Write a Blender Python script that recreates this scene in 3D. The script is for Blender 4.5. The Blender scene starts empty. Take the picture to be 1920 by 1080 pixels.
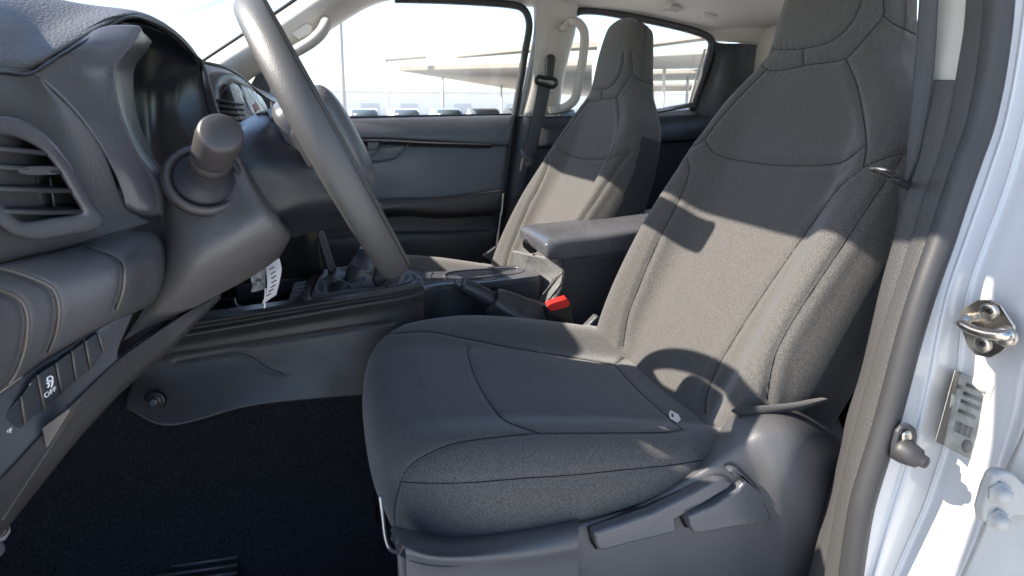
import bpy, bmesh, math, random
import numpy as np
from mathutils import Vector, Matrix
from mathutils.bvhtree import BVHTree
rnd = random.Random(7)
SC = bpy.context.scene
COL = SC.collection

# ------------------------------------------------------------------ camera
F, PX, PY = 1150.0, 960.0, 430.0               # focal length and principal point in photo pixels
PSI, PIT = math.atan((960-614)/F), math.atan((PY-205)/F)
CAM = np.array([0, 0, 1.40])
cr = np.array([math.cos(PSI), -math.sin(PSI), 0])
cf = np.array([math.sin(PSI)*math.cos(PIT), math.cos(PSI)*math.cos(PIT), -math.sin(PIT)])
cu = np.cross(cr, cf)
cd = bpy.data.cameras.new('camera'); co = bpy.data.objects.new('camera', cd); COL.objects.link(co)
cd.sensor_width = 36; cd.lens = F/1920*36; cd.shift_y = -(540-PY)/1920
cd.clip_start = .02; cd.clip_end = 3000
co.matrix_world = Matrix(((cr[0], cu[0], -cf[0], CAM[0]), (cr[1], cu[1], -cf[1], CAM[1]), (cr[2], cu[2], -cf[2], CAM[2]), (0, 0, 0, 1)))
cd.dof.use_dof = True; cd.dof.focus_distance = .95; cd.dof.aperture_fstop = 11.0
SC.camera = co

# ------------------------------------------------------------------ light
SUN_DIR = np.array([.77, -.125, -.630]); SUN_DIR = SUN_DIR/np.linalg.norm(SUN_DIR)   # the way the rays travel
EXPO = 1.75
w = bpy.data.worlds.new('World'); SC.world = w; w.use_nodes = True
wn = w.node_tree; bg = wn.nodes['Background']; sk = wn.nodes.new('ShaderNodeTexSky')
sk.sky_type = 'NISHITA'; sk.sun_disc = False
sk.sun_elevation = math.asin(-SUN_DIR[2]); sk.sun_rotation = math.atan2(-SUN_DIR[0], -SUN_DIR[1])
sk.air_density = 1.0; sk.dust_density = 1.0; sk.ozone_density = 2.0
wn.links.new(sk.outputs[0], bg.inputs[0]); bg.inputs[1].default_value = .13
sl = bpy.data.lights.new('sun', 'SUN'); so = bpy.data.objects.new('sun', sl); COL.objects.link(so)
sl.energy = 5.0; sl.angle = math.radians(.55); sl.color = (1, .91, .80)
so.rotation_euler = Vector(SUN_DIR).to_track_quat('-Z', 'Y').to_euler(); so.location = (-3, 0, 5)
SC.view_settings.view_transform = 'Standard'; SC.view_settings.look = 'None'
SC.view_settings.exposure = EXPO; SC.view_settings.gamma = 1
SC.view_settings.use_curve_mapping = False
SC.cycles.use_denoising = True
SC.cycles.max_bounces = 10; SC.cycles.diffuse_bounces = 6; SC.cycles.transparent_max_bounces = 12
SC.cycles.sample_clamp_indirect = 8
SC.cycles.caustics_reflective = False; SC.cycles.caustics_refractive = False

# ------------------------------------------------------------------ helpers
def U(px, py, v, ax='Y'):
    """world point where the sight line of a photo pixel meets the plane ax = v"""
    d = cf+cr*(px-PX)/F-cu*(py-PY)/F
    i = 'XYZ'.index(ax)
    return CAM+d*((v-CAM[i])/d[i])
def UU(L, v=None, ax='Y'): return np.array([U(q[0], q[1], q[2] if v is None else v, ax) for q in L])

def crom(P, n, closed=False):
    """smooth curve through the points P (any dimension), n samples, about even in the parameter"""
    P = np.asarray(P, float); m = len(P)
    if m == 2 and not closed: return P[0]+(P[1]-P[0])*np.linspace(0, 1, n).reshape((-1,)+(1,)*(P.ndim-1))
    if closed:
        Q = np.concatenate([P[-1:], P, P[:2]]); t = np.linspace(0, m, n, endpoint=False)
    else:
        Q = np.concatenate([2*P[:1]-P[1:2], P, 2*P[-1:]-P[-2:-1]]); t = np.linspace(0, m-1, n); t[-1] -= 1e-9
    i = np.floor(t).astype(int); u = (t-i).reshape((-1,)+(1,)*(P.ndim-1))
    a, b, c, d = Q[i], Q[i+1], Q[i+2], Q[i+3]
    return .5*((2*b)+(c-a)*u+(2*a-5*b+4*c-d)*u*u+(3*b-3*c+d-a)*u**3)
def even(P, n, closed=False):
    """the same curve with samples spread evenly along its length"""
    C = crom(P, max(400, n*6), closed)
    if closed: C = np.concatenate([C, C[:1]])
    s = np.concatenate([[0], np.cumsum(np.linalg.norm(np.diff(C, axis=0), axis=1))])
    t = np.linspace(0, s[-1], n+1 if closed else n)
    R = np.stack([np.interp(t, s, C[:, k]) for k in range(C.shape[1])], 1)
    return R[:-1] if closed else R
def interp(t, T, V): return np.interp(t, T, V)
def sstep(a, b, x):
    u = np.clip((np.asarray(x, float)-a)/(b-a), 0, 1); return u*u*(3-2*u)

def base_of(o):
    v = np.zeros(3)
    while o is not None: v = v+np.array(o.location); o = o.parent
    return v
def mk(name, V, Fc, mat, parent=None, smooth=True, loc=None):
    V = np.asarray(V, float)
    o = bpy.data.objects.new(name, bpy.data.meshes.new(name)); COL.objects.link(o)
    if parent is not None: o.parent = parent; b = base_of(parent)
    else: b = np.zeros(3)
    if loc is None:
        loc = np.array([V[:, 0].mean(), V[:, 1].mean(), V[:, 2].min()]) if parent is None else V.mean(0)
    o.location = np.asarray(loc)-b
    o.data.from_pydata((V-np.asarray(loc)).tolist(), [], [tuple(int(i) for i in f) for f in Fc])
    if smooth: o.data.shade_smooth()
    if mat: o.data.materials.append(mat)
    return o
def thing(name, label, cat, loc, group=None):
    o = bpy.data.objects.new(name, None); COL.objects.link(o); o.location = loc; o.empty_display_size = .05
    return tag(o, label, cat, group)
def tag(o, label, cat=None, group=None, kind=None):
    o['label'] = label
    if cat: o['category'] = cat; o['kind'] = 'thing'
    if group: o['group'] = group
    if kind: o['kind'] = kind
    return o
def gridf(m, n, cu_=False, cv=False):
    f = []
    for i in range(m if cu_ else m-1):
        for j in range(n if cv else n-1):
            i2, j2 = (i+1) % m, (j+1) % n
            f.append((i*n+j, i2*n+j, i2*n+j2, i*n+j2))
    return f
def recalc(o, flip=False):
    bm = bmesh.new(); bm.from_mesh(o.data); bmesh.ops.remove_doubles(bm, verts=bm.verts, dist=1e-6)
    bmesh.ops.recalc_face_normals(bm, faces=bm.faces)
    if flip: bmesh.ops.reverse_faces(bm, faces=bm.faces)
    bm.to_mesh(o.data); bm.free(); return o
def grid(name, G, mat, parent=None, cu_=False, cv=False, caps=False, thick=0, bev=0, smooth=True, away=True):
    """surface from a grid of points G[m][n]; thick gives it a body behind the visible side"""
    G = np.asarray(G, float); m, n = G.shape[:2]
    f = gridf(m, n, cu_, cv)
    if caps and cv:
        f += [tuple(range(n))[::-1], tuple((m-1)*n+k for k in range(n))]
    o = mk(name, G.reshape(-1, 3), f, mat, parent, smooth)
    if caps or cv and cu_: recalc(o)
    else:
        c = G[m//2, n//2]; nn = np.cross(G[m//2+1, n//2]-c, G[m//2, n//2+1]-c)
        # face towards the camera side of the cabin
        if (nn@(CAM-c) < 0) == away: 
            for p in o.data.polygons: p.flip()
    if thick:
        s = o.modifiers.new('body', 'SOLIDIFY'); s.thickness = thick; s.offset = -1
    if bev: bevel(o, bev)
    return o
def patch(name, rows, mat, parent=None, nu=24, nv=24, thick=.004, v=None, bev=0, ax='Y', world=False, relax=0):
    """smooth surface through rows of (photo x, photo y, plane value) control points"""
    G = np.array([[np.array(q, float) if world else U(q[0], q[1], q[2] if v is None else v, ax) for q in R] for R in rows])
    G = crom(G, nu); G = np.swapaxes(crom(np.swapaxes(G, 0, 1), nv), 0, 1)
    for _ in range(relax): G[1:-1, 1:-1] = (G[:-2, 1:-1]+G[2:, 1:-1]+G[1:-1, :-2]+G[1:-1, 2:])/4
    return grid(name, G, mat, parent, thick=thick, bev=bev)
def bevel(o, r, seg=3, ang=30):
    b = o.modifiers.new('edges', 'BEVEL'); b.width = r; b.segments = seg; b.limit_method = 'ANGLE'; b.angle_limit = math.radians(ang); b.harden_normals = True
    return o
def prism(name, pts, vec, mat, parent=None, bev=.002, seg=3, taper=1.0, loc=None):
    """flat outline (world points) given the depth vec; rounded edges"""
    P = np.asarray(pts, float); n = len(P); c = P.mean(0)
    Q = c+(P-c)*taper+np.asarray(vec, float)
    f = [tuple(range(n)), tuple(range(2*n-1, n-1, -1))]+[(i, n+i, n+(i+1) % n, (i+1) % n) for i in range(n)]
    o = mk(name, np.concatenate([P, Q]), f, mat, parent, True, loc); recalc(o)
    if bev: bevel(o, bev, seg)
    return o
def box(name, c, s, mat, parent=None, bev=.002, rot=None, seg=3):
    c = np.asarray(c, float); h = np.asarray(s, float)/2
    V = np.array([[x, y, z] for x in (-1, 1) for y in (-1, 1) for z in (-1, 1)])*h
    if rot is not None: V = V@np.asarray(rot).T
    o = mk(name, V+c, [(0, 1, 3, 2), (4, 6, 7, 5), (0, 4, 5, 1), (2, 3, 7, 6), (0, 2, 6, 4), (1, 5, 7, 3)], mat, parent, True)
    recalc(o)
    if bev: bevel(o, bev, seg)
    return o
def frames(P, closed=False, up=None):
    P = np.asarray(P, float)
    T = np.roll(P, -1, 0)-np.roll(P, 1, 0) if closed else np.gradient(P, axis=0)
    T = T/np.linalg.norm(T, axis=1)[:, None]
    if up is not None:
        A = np.cross(np.broadcast_to(np.asarray(up, float), T.shape), T); A /= np.linalg.norm(A, axis=1)[:, None]
        return T, A, np.cross(T, A)
    a = np.array([0, 0, 1.]) if abs(T[0][2]) < .9 else np.array([1., 0, 0])
    A = []
    for t in T:
        a = a-t*(a@t); a = a/np.linalg.norm(a); A.append(a)
    A = np.array(A); return T, A, np.cross(T, A)
def sweep(name, P, prof, mat, parent=None, closed=False, up=None, scale=None, caps=True):
    """profile (k,2) carried along the path P"""
    P = np.asarray(P, float); prof = np.asarray(prof, float); T, A, B = frames(P, closed, up)
    sc_ = np.ones(len(P)) if scale is None else np.asarray(scale, float)
    G = P[:, None]+(A[:, None]*prof[None, :, :1]+B[:, None]*prof[None, :, 1:])*sc_[:, None, None]
    m, k = G.shape[:2]; f = gridf(m, k, closed, True)
    if not closed and caps: f += [tuple(range(k))[::-1], tuple((m-1)*k+i for i in range(k))]
    o = mk(name, G.reshape(-1, 3), f, mat, parent, True); return recalc(o)
def circ(r, n=12, ry=None): 
    a = np.linspace(0, 2*math.pi, n, endpoint=False); return np.stack([np.cos(a)*r, np.sin(a)*(ry or r)], 1)
def rrect(w_, h_, r, n=4):
    o = []
    for cx, cy, a0 in ((w_/2-r, h_/2-r, 0), (-w_/2+r, h_/2-r, 90), (-w_/2+r, -h_/2+r, 180), (w_/2-r, -h_/2+r, 270)):
        for k in range(n+1):
            a = math.radians(a0+90*k/n); o.append((cx+r*math.cos(a), cy+r*math.sin(a)))
    return np.array(o)
def tube(name, P, r, mat, parent=None, closed=False, n=10, scale=None): return sweep(name, P, circ(r, n), mat, parent, closed, None, scale)
def revolve(name, c, axis, prof, mat, parent=None, n=40):
    """prof: (distance along axis, radius)"""
    c = np.asarray(c, float); t = np.asarray(axis, float); t = t/np.linalg.norm(t)
    a = np.array([0, 0, 1.]) if abs(t[2]) < .9 else np.array([1., 0, 0]); a = a-t*(a@t); a /= np.linalg.norm(a); b = np.cross(t, a)
    th = np.linspace(0, 2*math.pi, n, endpoint=False)
    G = np.array([[c+t*q[0]+(a*math.cos(k)+b*math.sin(k))*max(q[1], 1e-5) for k in th] for q in prof])
    f = gridf(len(prof), n, False, True)+[tuple(range(n))[::-1], tuple((len(prof)-1)*n+i for i in range(n))]
    return recalc(mk(name, G.reshape(-1, 3), f, mat, parent, True))

# ------------------------------------------------------------------ materials
MATS = {}
def M(name, col, rough=.6, spec=.5, metal=0, bump=None, speck=None, sheen=0, coat=0, trans=0, blotch=None, wear=None):
    """bump: list of (kind, scale, strength, distance)   speck: (scale, amount)   blotch: (scale, amount) in colour"""
    if name in MATS: return MATS[name]
    m = bpy.data.materials.new(name); m.use_nodes = True; nt = m.node_tree; N = nt.nodes; L = nt.links
    p = N['Principled BSDF']; p.inputs['Roughness'].default_value = rough; p.inputs['Specular IOR Level'].default_value = spec
    p.inputs['Metallic'].default_value = metal; p.inputs['Coat Weight'].default_value = coat; p.inputs['Coat Roughness'].default_value = .05
    p.inputs['Base Color'].default_value = (*col, 1)
    if sheen: p.inputs['Sheen Weight'].default_value = sheen; p.inputs['Sheen Roughness'].default_value = .45
    if trans: p.inputs['Transmission Weight'].default_value = trans
    tc = N.new('ShaderNodeTexCoord')
    colour = None
    for spec_ in [speck, blotch]:
        if spec_:
            n = N.new('ShaderNodeTexNoise'); n.inputs['Scale'].default_value = spec_[0]; n.inputs['Detail'].default_value = 3
            L.new(tc.outputs['Object'], n.inputs['Vector'])
            r = N.new('ShaderNodeMapRange'); r.inputs['From Min'].default_value = .3; r.inputs['From Max'].default_value = .7
            r.inputs['To Min'].default_value = 1-spec_[1]; r.inputs['To Max'].default_value = 1+spec_[1]
            L.new(n.outputs['Fac'], r.inputs['Value'])
            mx = N.new('ShaderNodeVectorMath'); mx.operation = 'SCALE'
            if colour is None: mx.inputs[0].default_value = col
            else: L.new(colour, mx.inputs[0])
            L.new(r.outputs[0], mx.inputs['Scale']); colour = mx.outputs[0]
    if colour is not None: L.new(colour, p.inputs['Base Color'])
    if wear:      # gloss that varies: handling marks, dust
        n = N.new('ShaderNodeTexNoise'); n.inputs['Scale'].default_value = wear[0]; n.inputs['Detail'].default_value = 5
        L.new(tc.outputs['Object'], n.inputs['Vector'])
        r = N.new('ShaderNodeMapRange'); r.inputs['From Min'].default_value = .35; r.inputs['From Max'].default_value = .7
        r.inputs['To Min'].default_value = max(.05, rough-wear[1]); r.inputs['To Max'].default_value = min(1, rough+wear[1])
        L.new(n.outputs['Fac'], r.inputs['Value']); L.new(r.outputs[0], p.inputs['Roughness'])
    prev = None
    for kind, s, st, dist in (bump or []):
        if kind == 'leather':
            n = N.new('ShaderNodeTexVoronoi'); n.feature = 'SMOOTH_F1'; n.inputs['Smoothness'].default_value = .35; out = n.outputs['Distance']
            n.inputs['Randomness'].default_value = 1
        elif kind == 'weave':
            n = N.new('ShaderNodeTexWave'); n.wave_type = 'BANDS'; n.bands_direction = 'DIAGONAL'; n.inputs['Distortion'].default_value = 1.5
            n.inputs['Detail'].default_value = 1; out = n.outputs['Fac']
        elif kind == 'rib':
            n = N.new('ShaderNodeTexWave'); n.wave_type = 'BANDS'; n.bands_direction = 'X'; n.inputs['Distortion'].default_value = .3; out = n.outputs['Fac']
        else:
            n = N.new('ShaderNodeTexNoise'); n.inputs['Detail'].default_value = 4; out = n.outputs['Fac']
        n.inputs['Scale'].default_value = s; L.new(tc.outputs['Object'], n.inputs['Vector'])
        b = N.new('ShaderNodeBump'); b.inputs['Strength'].default_value = st; b.inputs['Distance'].default_value = dist
        L.new(out, b.inputs['Height'])
        if prev: L.new(prev, b.inputs['Normal'])
        prev = b.outputs[0]
    if prev: L.new(prev, p.inputs['Normal'])
    MATS[name] = m; return m
def glass(name, col=(.965, .97, .97), gloss=.06):
    m = bpy.data.materials.new(name); m.use_nodes = True; N = m.node_tree.nodes; L = m.node_tree.links
    N.remove(N['Principled BSDF']); t = N.new('ShaderNodeBsdfTransparent'); t.inputs[0].default_value = (*col, 1)
    g = N.new('ShaderNodeBsdfGlossy'); g.inputs['Roughness'].default_value = .02
    f_ = N.new('ShaderNodeFresnel'); f_.inputs[0].default_value = 1.45
    x = N.new('ShaderNodeMixShader'); 
    ge = N.new('ShaderNodeNewGeometry'); iv = N.new('ShaderNodeMath'); iv.operation = 'SUBTRACT'; iv.inputs[0].default_value = 1; L.new(ge.outputs['Backfacing'], iv.inputs[1])
    mu = N.new('ShaderNodeMath'); mu.operation = 'MULTIPLY'; L.new(iv.outputs[0], mu.inputs[0]); L.new(f_.outputs[0], mu.inputs[1]); L.new(mu.outputs[0], x.inputs[0])   # one reflection per pane
    L.new(t.outputs[0], x.inputs[1]); L.new(g.outputs[0], x.inputs[2])
    L.new(x.outputs[0], N['Material Output'].inputs[0]); return m

FAB = M('seat_fabric', (.068, .065, .062), .92, .25, sheen=.25, speck=(560, .42), bump=[('weave', 420, .25, .0006), ('noise', 900, .5, .0008), ('noise', 14, .25, .006)])
FABS = M('seat_fabric_shaded', (.034, .034, .036), .95, .2, sheen=.1, speck=(800, .4), bump=[('weave', 380, .5, .0008), ('noise', 900, .4, .0006)])  # seat fabric darkened to imitate shade on backrest sides and rear
THR = M('thread', (.008, .008, .009), .9, .1)
PLA = M('grained_plastic', (.066, .066, .070), .48, .5, bump=[('leather', 420, .35, .0006), ('noise', 60, .05, .002)], wear=(9, .08), blotch=(6, .1))
PAD = M('dash_pad_vinyl', (.080, .081, .085), .5, .45, bump=[('leather', 330, .7, .0011), ('noise', 900, .1, .0004)])
SMP = M('smooth_plastic', (.072, .073, .080), .34, .5, bump=[('noise', 420, .3, .0006)], wear=(12, .1), blotch=(7, .15), speck=(420, .12))
CNS = M('console_plastic', (.040, .0365, .037), .42, .5, bump=[('noise', 420, .3, .0006)], wear=(9, .1), blotch=(5, .12), speck=(420, .1))
SAT = M('satin_plastic', (.066, .068, .076), .27, .5, bump=[('noise', 420, .15, .0004)], wear=(14, .09), blotch=(7, .1), speck=(420, .08))
DOR = M('door_plastic', (.098, .104, .116), .36, .5, bump=[('noise', 420, .3, .0006)], wear=(6, .12), blotch=(5, .12), speck=(420, .08))
SHR = M('shroud_plastic', (.080, .075, .074), .40, .5, bump=[('noise', 420, .4, .0007)], wear=(8, .1), blotch=(6, .14), speck=(420, .12))
DKP = M('dark_plastic', (.031, .033, .038), .42, .45, bump=[('noise', 500, .15, .0004)], wear=(15, .1))
NAV = M('column_cover_plastic', (.017, .019, .024), .35, .5, bump=[('noise', 500, .15, .0004)], wear=(12, .12), blotch=(10, .2))
BLK = M('black_plastic', (.008, .008, .009), .35, .5)
RUB = M('rubber_seal', (.026, .026, .028), .5, .45, bump=[('noise', 300, .2, .0006)])
TRIMV = M('vinyl_trim', (.047, .046, .046), .5, .4, bump=[('leather', 330, .55, .0009), ('noise', 60, .1, .002)])
LEA = M('black_leatherette', (.036, .036, .039), .36, .5, bump=[('leather', 300, .25, .0006), ('noise', 40, .3, .004)])
WHL = M('wheel_urethane', (.056, .055, .055), .46, .5, bump=[('leather', 760, .4, .0006), ('noise', 1200, .15, .0003)])
BEI = M('pale_grey_trim', (.46, .44, .40), .6, .35, bump=[('noise', 500, .15, .0004)])
LIN = M('headliner_fabric', (.50, .48, .44), .95, .1, bump=[('noise', 700, .4, .0008)], speck=(600, .08))
CAR = M('carpet_pile', (.034, .034, .038), 1, .05, bump=[('noise', 420, 1, .006), ('noise', 90, .5, .006)], speck=(360, .55))
PNT = M('white_paint', (.46, .47, .485), .28, .5, coat=.6, bump=[('noise', 500, .02, .0005)], blotch=(12, .02))
CHR = M('bright_steel', (.50, .46, .40), .30, .5, metal=1, bump=[('noise', 60, .15, .001)], wear=(40, .1))
SIL = M('silver_edge', (.35, .36, .37), .3, .5, metal=.8)
RED = M('red_plastic', (.62, .02, .015), .35, .5)
PAP = M('paper', (.80, .78, .80), .7, .3, bump=[('noise', 30, .2, .002)])
INK = M('print_ink', (.05, .05, .07), .7, .2)
WHT = M('white_print', (.8, .8, .8), .6, .3)
WEB = M('belt_webbing', (.06, .062, .066), .7, .35, bump=[('rib', 260, .5, .0006), ('noise', 800, .3, .0005)])
GLS = glass('window_glass')
FILM = glass('clear_film', (.8, .83, .85))
# ------------------------------------------------------------------ seats
Y0 = .86
def bvh(o):
    b = base_of(o); return BVHTree.FromPolygons([Vector(np.array(v.co)+b) for v in o.data.vertices], [tuple(p.vertices) for p in o.data.polygons])
def cast(tree, L, n=40, lift=0.0):
    """photo-pixel polyline laid onto a surface"""
    C = even(np.array(L, float), n); out = []
    for x, y in C:
        d = cf+cr*(x-PX)/F-cu*(y-PY)/F; d = d/np.linalg.norm(d)
        h = tree.ray_cast(Vector(CAM), Vector(d))
        if h[0] is not None: out.append(np.array(h[0])-d*lift)
    return np.array(out)
def castp(tree, L, lift=0.0):
    out = []
    for x, y in L:
        d = cf+cr*(x-PX)/F-cu*(y-PY)/F; d = d/np.linalg.norm(d); h = tree.ray_cast(Vector(CAM), Vector(d)); out.append(np.array(h[0])-d*lift)
    return np.array(out)
def groove(o, lines, depth, wid):
    """press seam lines into a surface"""
    me = o.data; n = len(me.vertices); V = np.empty(n*3); me.vertices.foreach_get('co', V); V = V.reshape(-1, 3)
    Nn = np.empty(n*3); me.vertices.foreach_get('normal', Nn); Nn = Nn.reshape(-1, 3); b = base_of(o)
    D = np.full(n, 9.); K = np.zeros(n)
    for L in lines:
        if len(L) < 2: continue
        L = even(L, max(20, int(np.linalg.norm(np.diff(L, axis=0), axis=1).sum()/.003)))-b
        lo, hi = L.min(0)-.03, L.max(0)+.03
        idx = np.where(((V > lo) & (V < hi)).all(1))[0]
        for k in range(0, len(idx), 4000):
            s = idx[k:k+4000]
            q = np.sqrt(((V[s][:, None]-L[None])**2).sum(2)); m_ = q.min(1); better = m_ < D[s]
            D[s] = np.where(better, m_, D[s]); K[s] = np.where(better, q.argmin(1)*.003, K[s])
    puck = np.sin(K*520+3*np.sin(K*70))*(.6+.4*np.sin(K*41))            # cloth gathered along the stitching
    V -= Nn*(depth*np.exp(-(D/wid)**2)-.0006*puck*np.exp(-((D-.007)/.006)**2)*(depth > .0032))[:, None]
    V += Nn*(.0016*np.exp(-((D-.013)/.008)**2)*(depth > .0032))[:, None]
    me.vertices.foreach_set('co', V.ravel()); me.update()

SPINE = np.array([  # x, z of the front face at the middle, half width, bolster, thickness
    (.500, .885, .215, .020, .085), (.524, .930, .236, .038, .10), (.572, 1.02, .248, .050, .105), (.636, 1.14, .252, .052, .105),
    (.694, 1.245, .250, .044, .10), (.735, 1.34, .236, .028, .09), (.756, 1.41, .210, .012, .086), (.766, 1.455, .168, .004, .084),
    (.771, 1.49, .140, .002, .082), (.776, 1.54, .132, .0, .080), (.786, 1.60, .122, .0, .074), (.799, 1.65, .112, .0, .064),
    (.808, 1.673, .102, .0, .050), (.818, 1.683, .084, .0, .030)])
def seat_back(parent, mat):
    R = crom(SPINE, 330)
    t = np.gradient(R[:, [0, 1]], axis=0); t /= np.linalg.norm(t, axis=1)[:, None]
    G = []; SB = []
    for k, (x, z, w_, b, T) in enumerate(R):
        n = np.array([-t[k][1], t[k][0]])
        top = sstep(1.45, 1.52, z)
        sec = np.array([(0, 0), (.3, .0), (.52, .06*b), (.66, .55*b), (.80, b), (.91, .93*b-.004), (.985, .45*b-.016), (1.01, -.25*T-.004), (1.0, -.6*T), (.965, -.9*T), (.86, -T), (.5, -T), (0, -T)])
        hd = np.array([(0, .004), (.3, .003), (.52, .0), (.68, -.004), (.82, -.012), (.93, -.024), (.99, -.040), (1.0, -.5*T), (.985, -.7*T), (.94, -.88*T), (.82, -T), (.5, -T), (0, -T)])
        s = sec*(1-top)+hd*top
        s = np.concatenate([s, (s*[-1, 1])[-2:0:-1]])
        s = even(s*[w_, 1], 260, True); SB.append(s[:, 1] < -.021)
        G.append(np.stack([x+n[0]*s[:, 1], Y0+s[:, 0], z+n[1]*s[:, 1]], 1))
    o = grid('backrest', G, mat, parent, cv=True, caps=True)
    o.data.materials.append(FABS)                   # sides and rear take the shade-darkened cloth colour
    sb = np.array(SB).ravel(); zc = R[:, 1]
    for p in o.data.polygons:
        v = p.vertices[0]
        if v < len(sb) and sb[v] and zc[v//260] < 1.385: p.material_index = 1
    return o
def cushion(parent, mat):
    x0, x1, hw = .045, .565, .262
    # plan outline: wide rounded front corners, straight sides
    th = np.linspace(0, 2*math.pi, 560, endpoint=False); cx = (x0+x1)/2; hl = (x1-x0)/2
    e = np.where(np.cos(th) < 0, 4.2, 7)
    rr = (np.abs(np.cos(th)/hl)**e+np.abs(np.sin(th)/hw)**e)**(-1/e)
    ox, oy = rr*np.cos(th), rr*np.sin(th)
    ox = ox-.012*(1-(oy/hw)**2)*(ox < -.15)          # bowed front
    def ztop(x, y):
        s = np.abs(y)/hw
        z = np.interp(x, [.03, .12, .22, .35, .5, .58], [1.003, 1.006, .994, .972, .940, .925])
        fr = sstep(.04, .30, x)
        return z+.030*sstep(.45, .80, s)*(.35+.65*fr)-.004*fr*(1-sstep(0, .5, s))
    rho = np.concatenate([np.linspace(.004, .78, 70), np.linspace(.79, 1, 40)])
    G = []
    for q in rho:
        x, y = cx+ox*q, oy*q
        d = np.clip((q-.80)/.20, 0, 1); R_ = np.interp(np.abs(np.cos(th)), [0, 1], [.050, .052])*1.0
        R_ = np.where(np.cos(th) > .6, .02, R_)
        z = ztop(x, y)-R_*(1-np.sqrt(np.clip(1-d**2.6, 0, 1)))
        G.append(np.stack([x, Y0+y, z], 1))
    G.append  # walls
    top = G[-1]
    for k in range(1, 34):
        u = k/33; q = 1+.012*math.sin(math.pi*min(1, u*1.3))-.05*u*u
        x, y = cx+ox*q, oy*q
        zb = np.interp(x, [.04, .15, .3, .45, .57], [.865, .868, .872, .880, .885])
        G.append(np.stack([x, Y0+y, top[:, 2]*(1-u)+zb*u], 1))
    o = grid('cushion', G, mat, parent, cv=True, caps=True)
    return o
BACK_SEAMS = [
    [(1418, 84), (1422, 108), (1437, 130), (1470, 131), (1512, 122), (1560, 116), (1585, 109), (1610, 85), (1657, 30)],   # foot of the headrest
    [(1437, 131), (1395, 172), (1350, 222), (1318, 262), (1284, 283)],           # far shoulder seam
    [(1322, 262), (1332, 280), (1355, 294), (1420, 306), (1490, 311), (1560, 308), (1590, 298), (1622, 272)],   # U seam below the shoulder panel
    [(1585, 109), (1606, 160), (1620, 230), (1624, 275), (1619, 312)],           # near edge of shoulder panel
    [(1274, 266), (1288, 296), (1290, 330), (1268, 385), (1235, 450), (1205, 520), (1178, 590), (1168, 650)],     # far bolster
    [(1619, 314), (1575, 350), (1530, 410), (1480, 480), (1425, 560), (1380, 630), (1345, 690), (1325, 740), (1322, 775)],  # near bolster
    [(1619, 313), (1650, 300), (1700, 284)],
    [(1450, 93), (1506, 91), (1555, 78), (1590, 50), (1612, 10), (1618, -30)],   # panel inside the headrest
    [(1505, 92), (1506, 124)],
    [(1657, 30), (1657, 10), (1652, -40)], [(1657, 30), (1675, 44), (1700, 56), (1716, 64)],
    [(1694, 290), (1640, 370), (1560, 490), (1500, 580), (1460, 650), (1445, 700), (1438, 750)],   # edge of the side panel
]
CUSH_SEAMS = [
    [(712, 628), (800, 622), (880, 636), (960, 652), (1060, 668), (1128, 680), (1152, 684)],      # far bolster
    [(750, 905), (764, 880), (790, 858), (850, 832), (930, 820), (1010, 813), (1130, 812), (1240, 811), (1278, 806)],   # near bolster
    [(880, 650), (877, 662), (888, 700), (905, 735), (925, 765), (950, 790), (1010, 812)],         # across the middle
    [(1152, 684), (1172, 706), (1210, 745), (1262, 790), (1280, 806)],
    [(1152, 684), (1168, 672), (1182, 672)],
    [(752, 903), (800, 906), (880, 905), (980, 897), (1080, 890), (1180, 880), (1260, 872), (1322, 862)],   # near side welt
    [(752, 903), (742, 940), (740, 975), (746, 1010)],
]
def seam_threads(tree, lines, parent, r=.0006):
    for L in lines:
        if len(L) > 3: tube('seam', L, r, THR, parent, n=5)
def build_seat():
    t = thing('bucket_seat', 'large charcoal fabric seat in front, with steering wheel shadow and side levers', 'car seat', (.35, Y0, .80), 'front seats')
    b = seat_back(t, FAB); c = cushion(t, FAB)
    tb, tcu = bvh(b), bvh(c)
    lb = [cast(tb, L, 60) for L in BACK_SEAMS]; lc = [cast(tcu, L, 60) for L in CUSH_SEAMS]
    groove(b, lb, .0035, .0042); groove(c, lc, .0026, .0045)
    tb2, tc2 = bvh(b), bvh(c)
    seam_threads(tb2, [cast(tb2, L, 60) for L in BACK_SEAMS], t); seam_threads(tc2, [cast(tc2, L, 60) for L in CUSH_SEAMS], t)
    return t
def copy_tree(o, parent=None):
    c = o.copy(); COL.objects.link(c); c.parent = parent
    for ch in list(o.children): copy_tree(ch, c)
    return c
driver_seat = build_seat()
passenger_seat = copy_tree(driver_seat); passenger_seat.name = 'bucket_seat'
passenger_seat.location = (driver_seat.location[0]-.03, driver_seat.location[1]+.72, driver_seat.location[2]-.045)
passenger_seat['label'] = 'smaller charcoal fabric seat on the far side, beside the far door'
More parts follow.
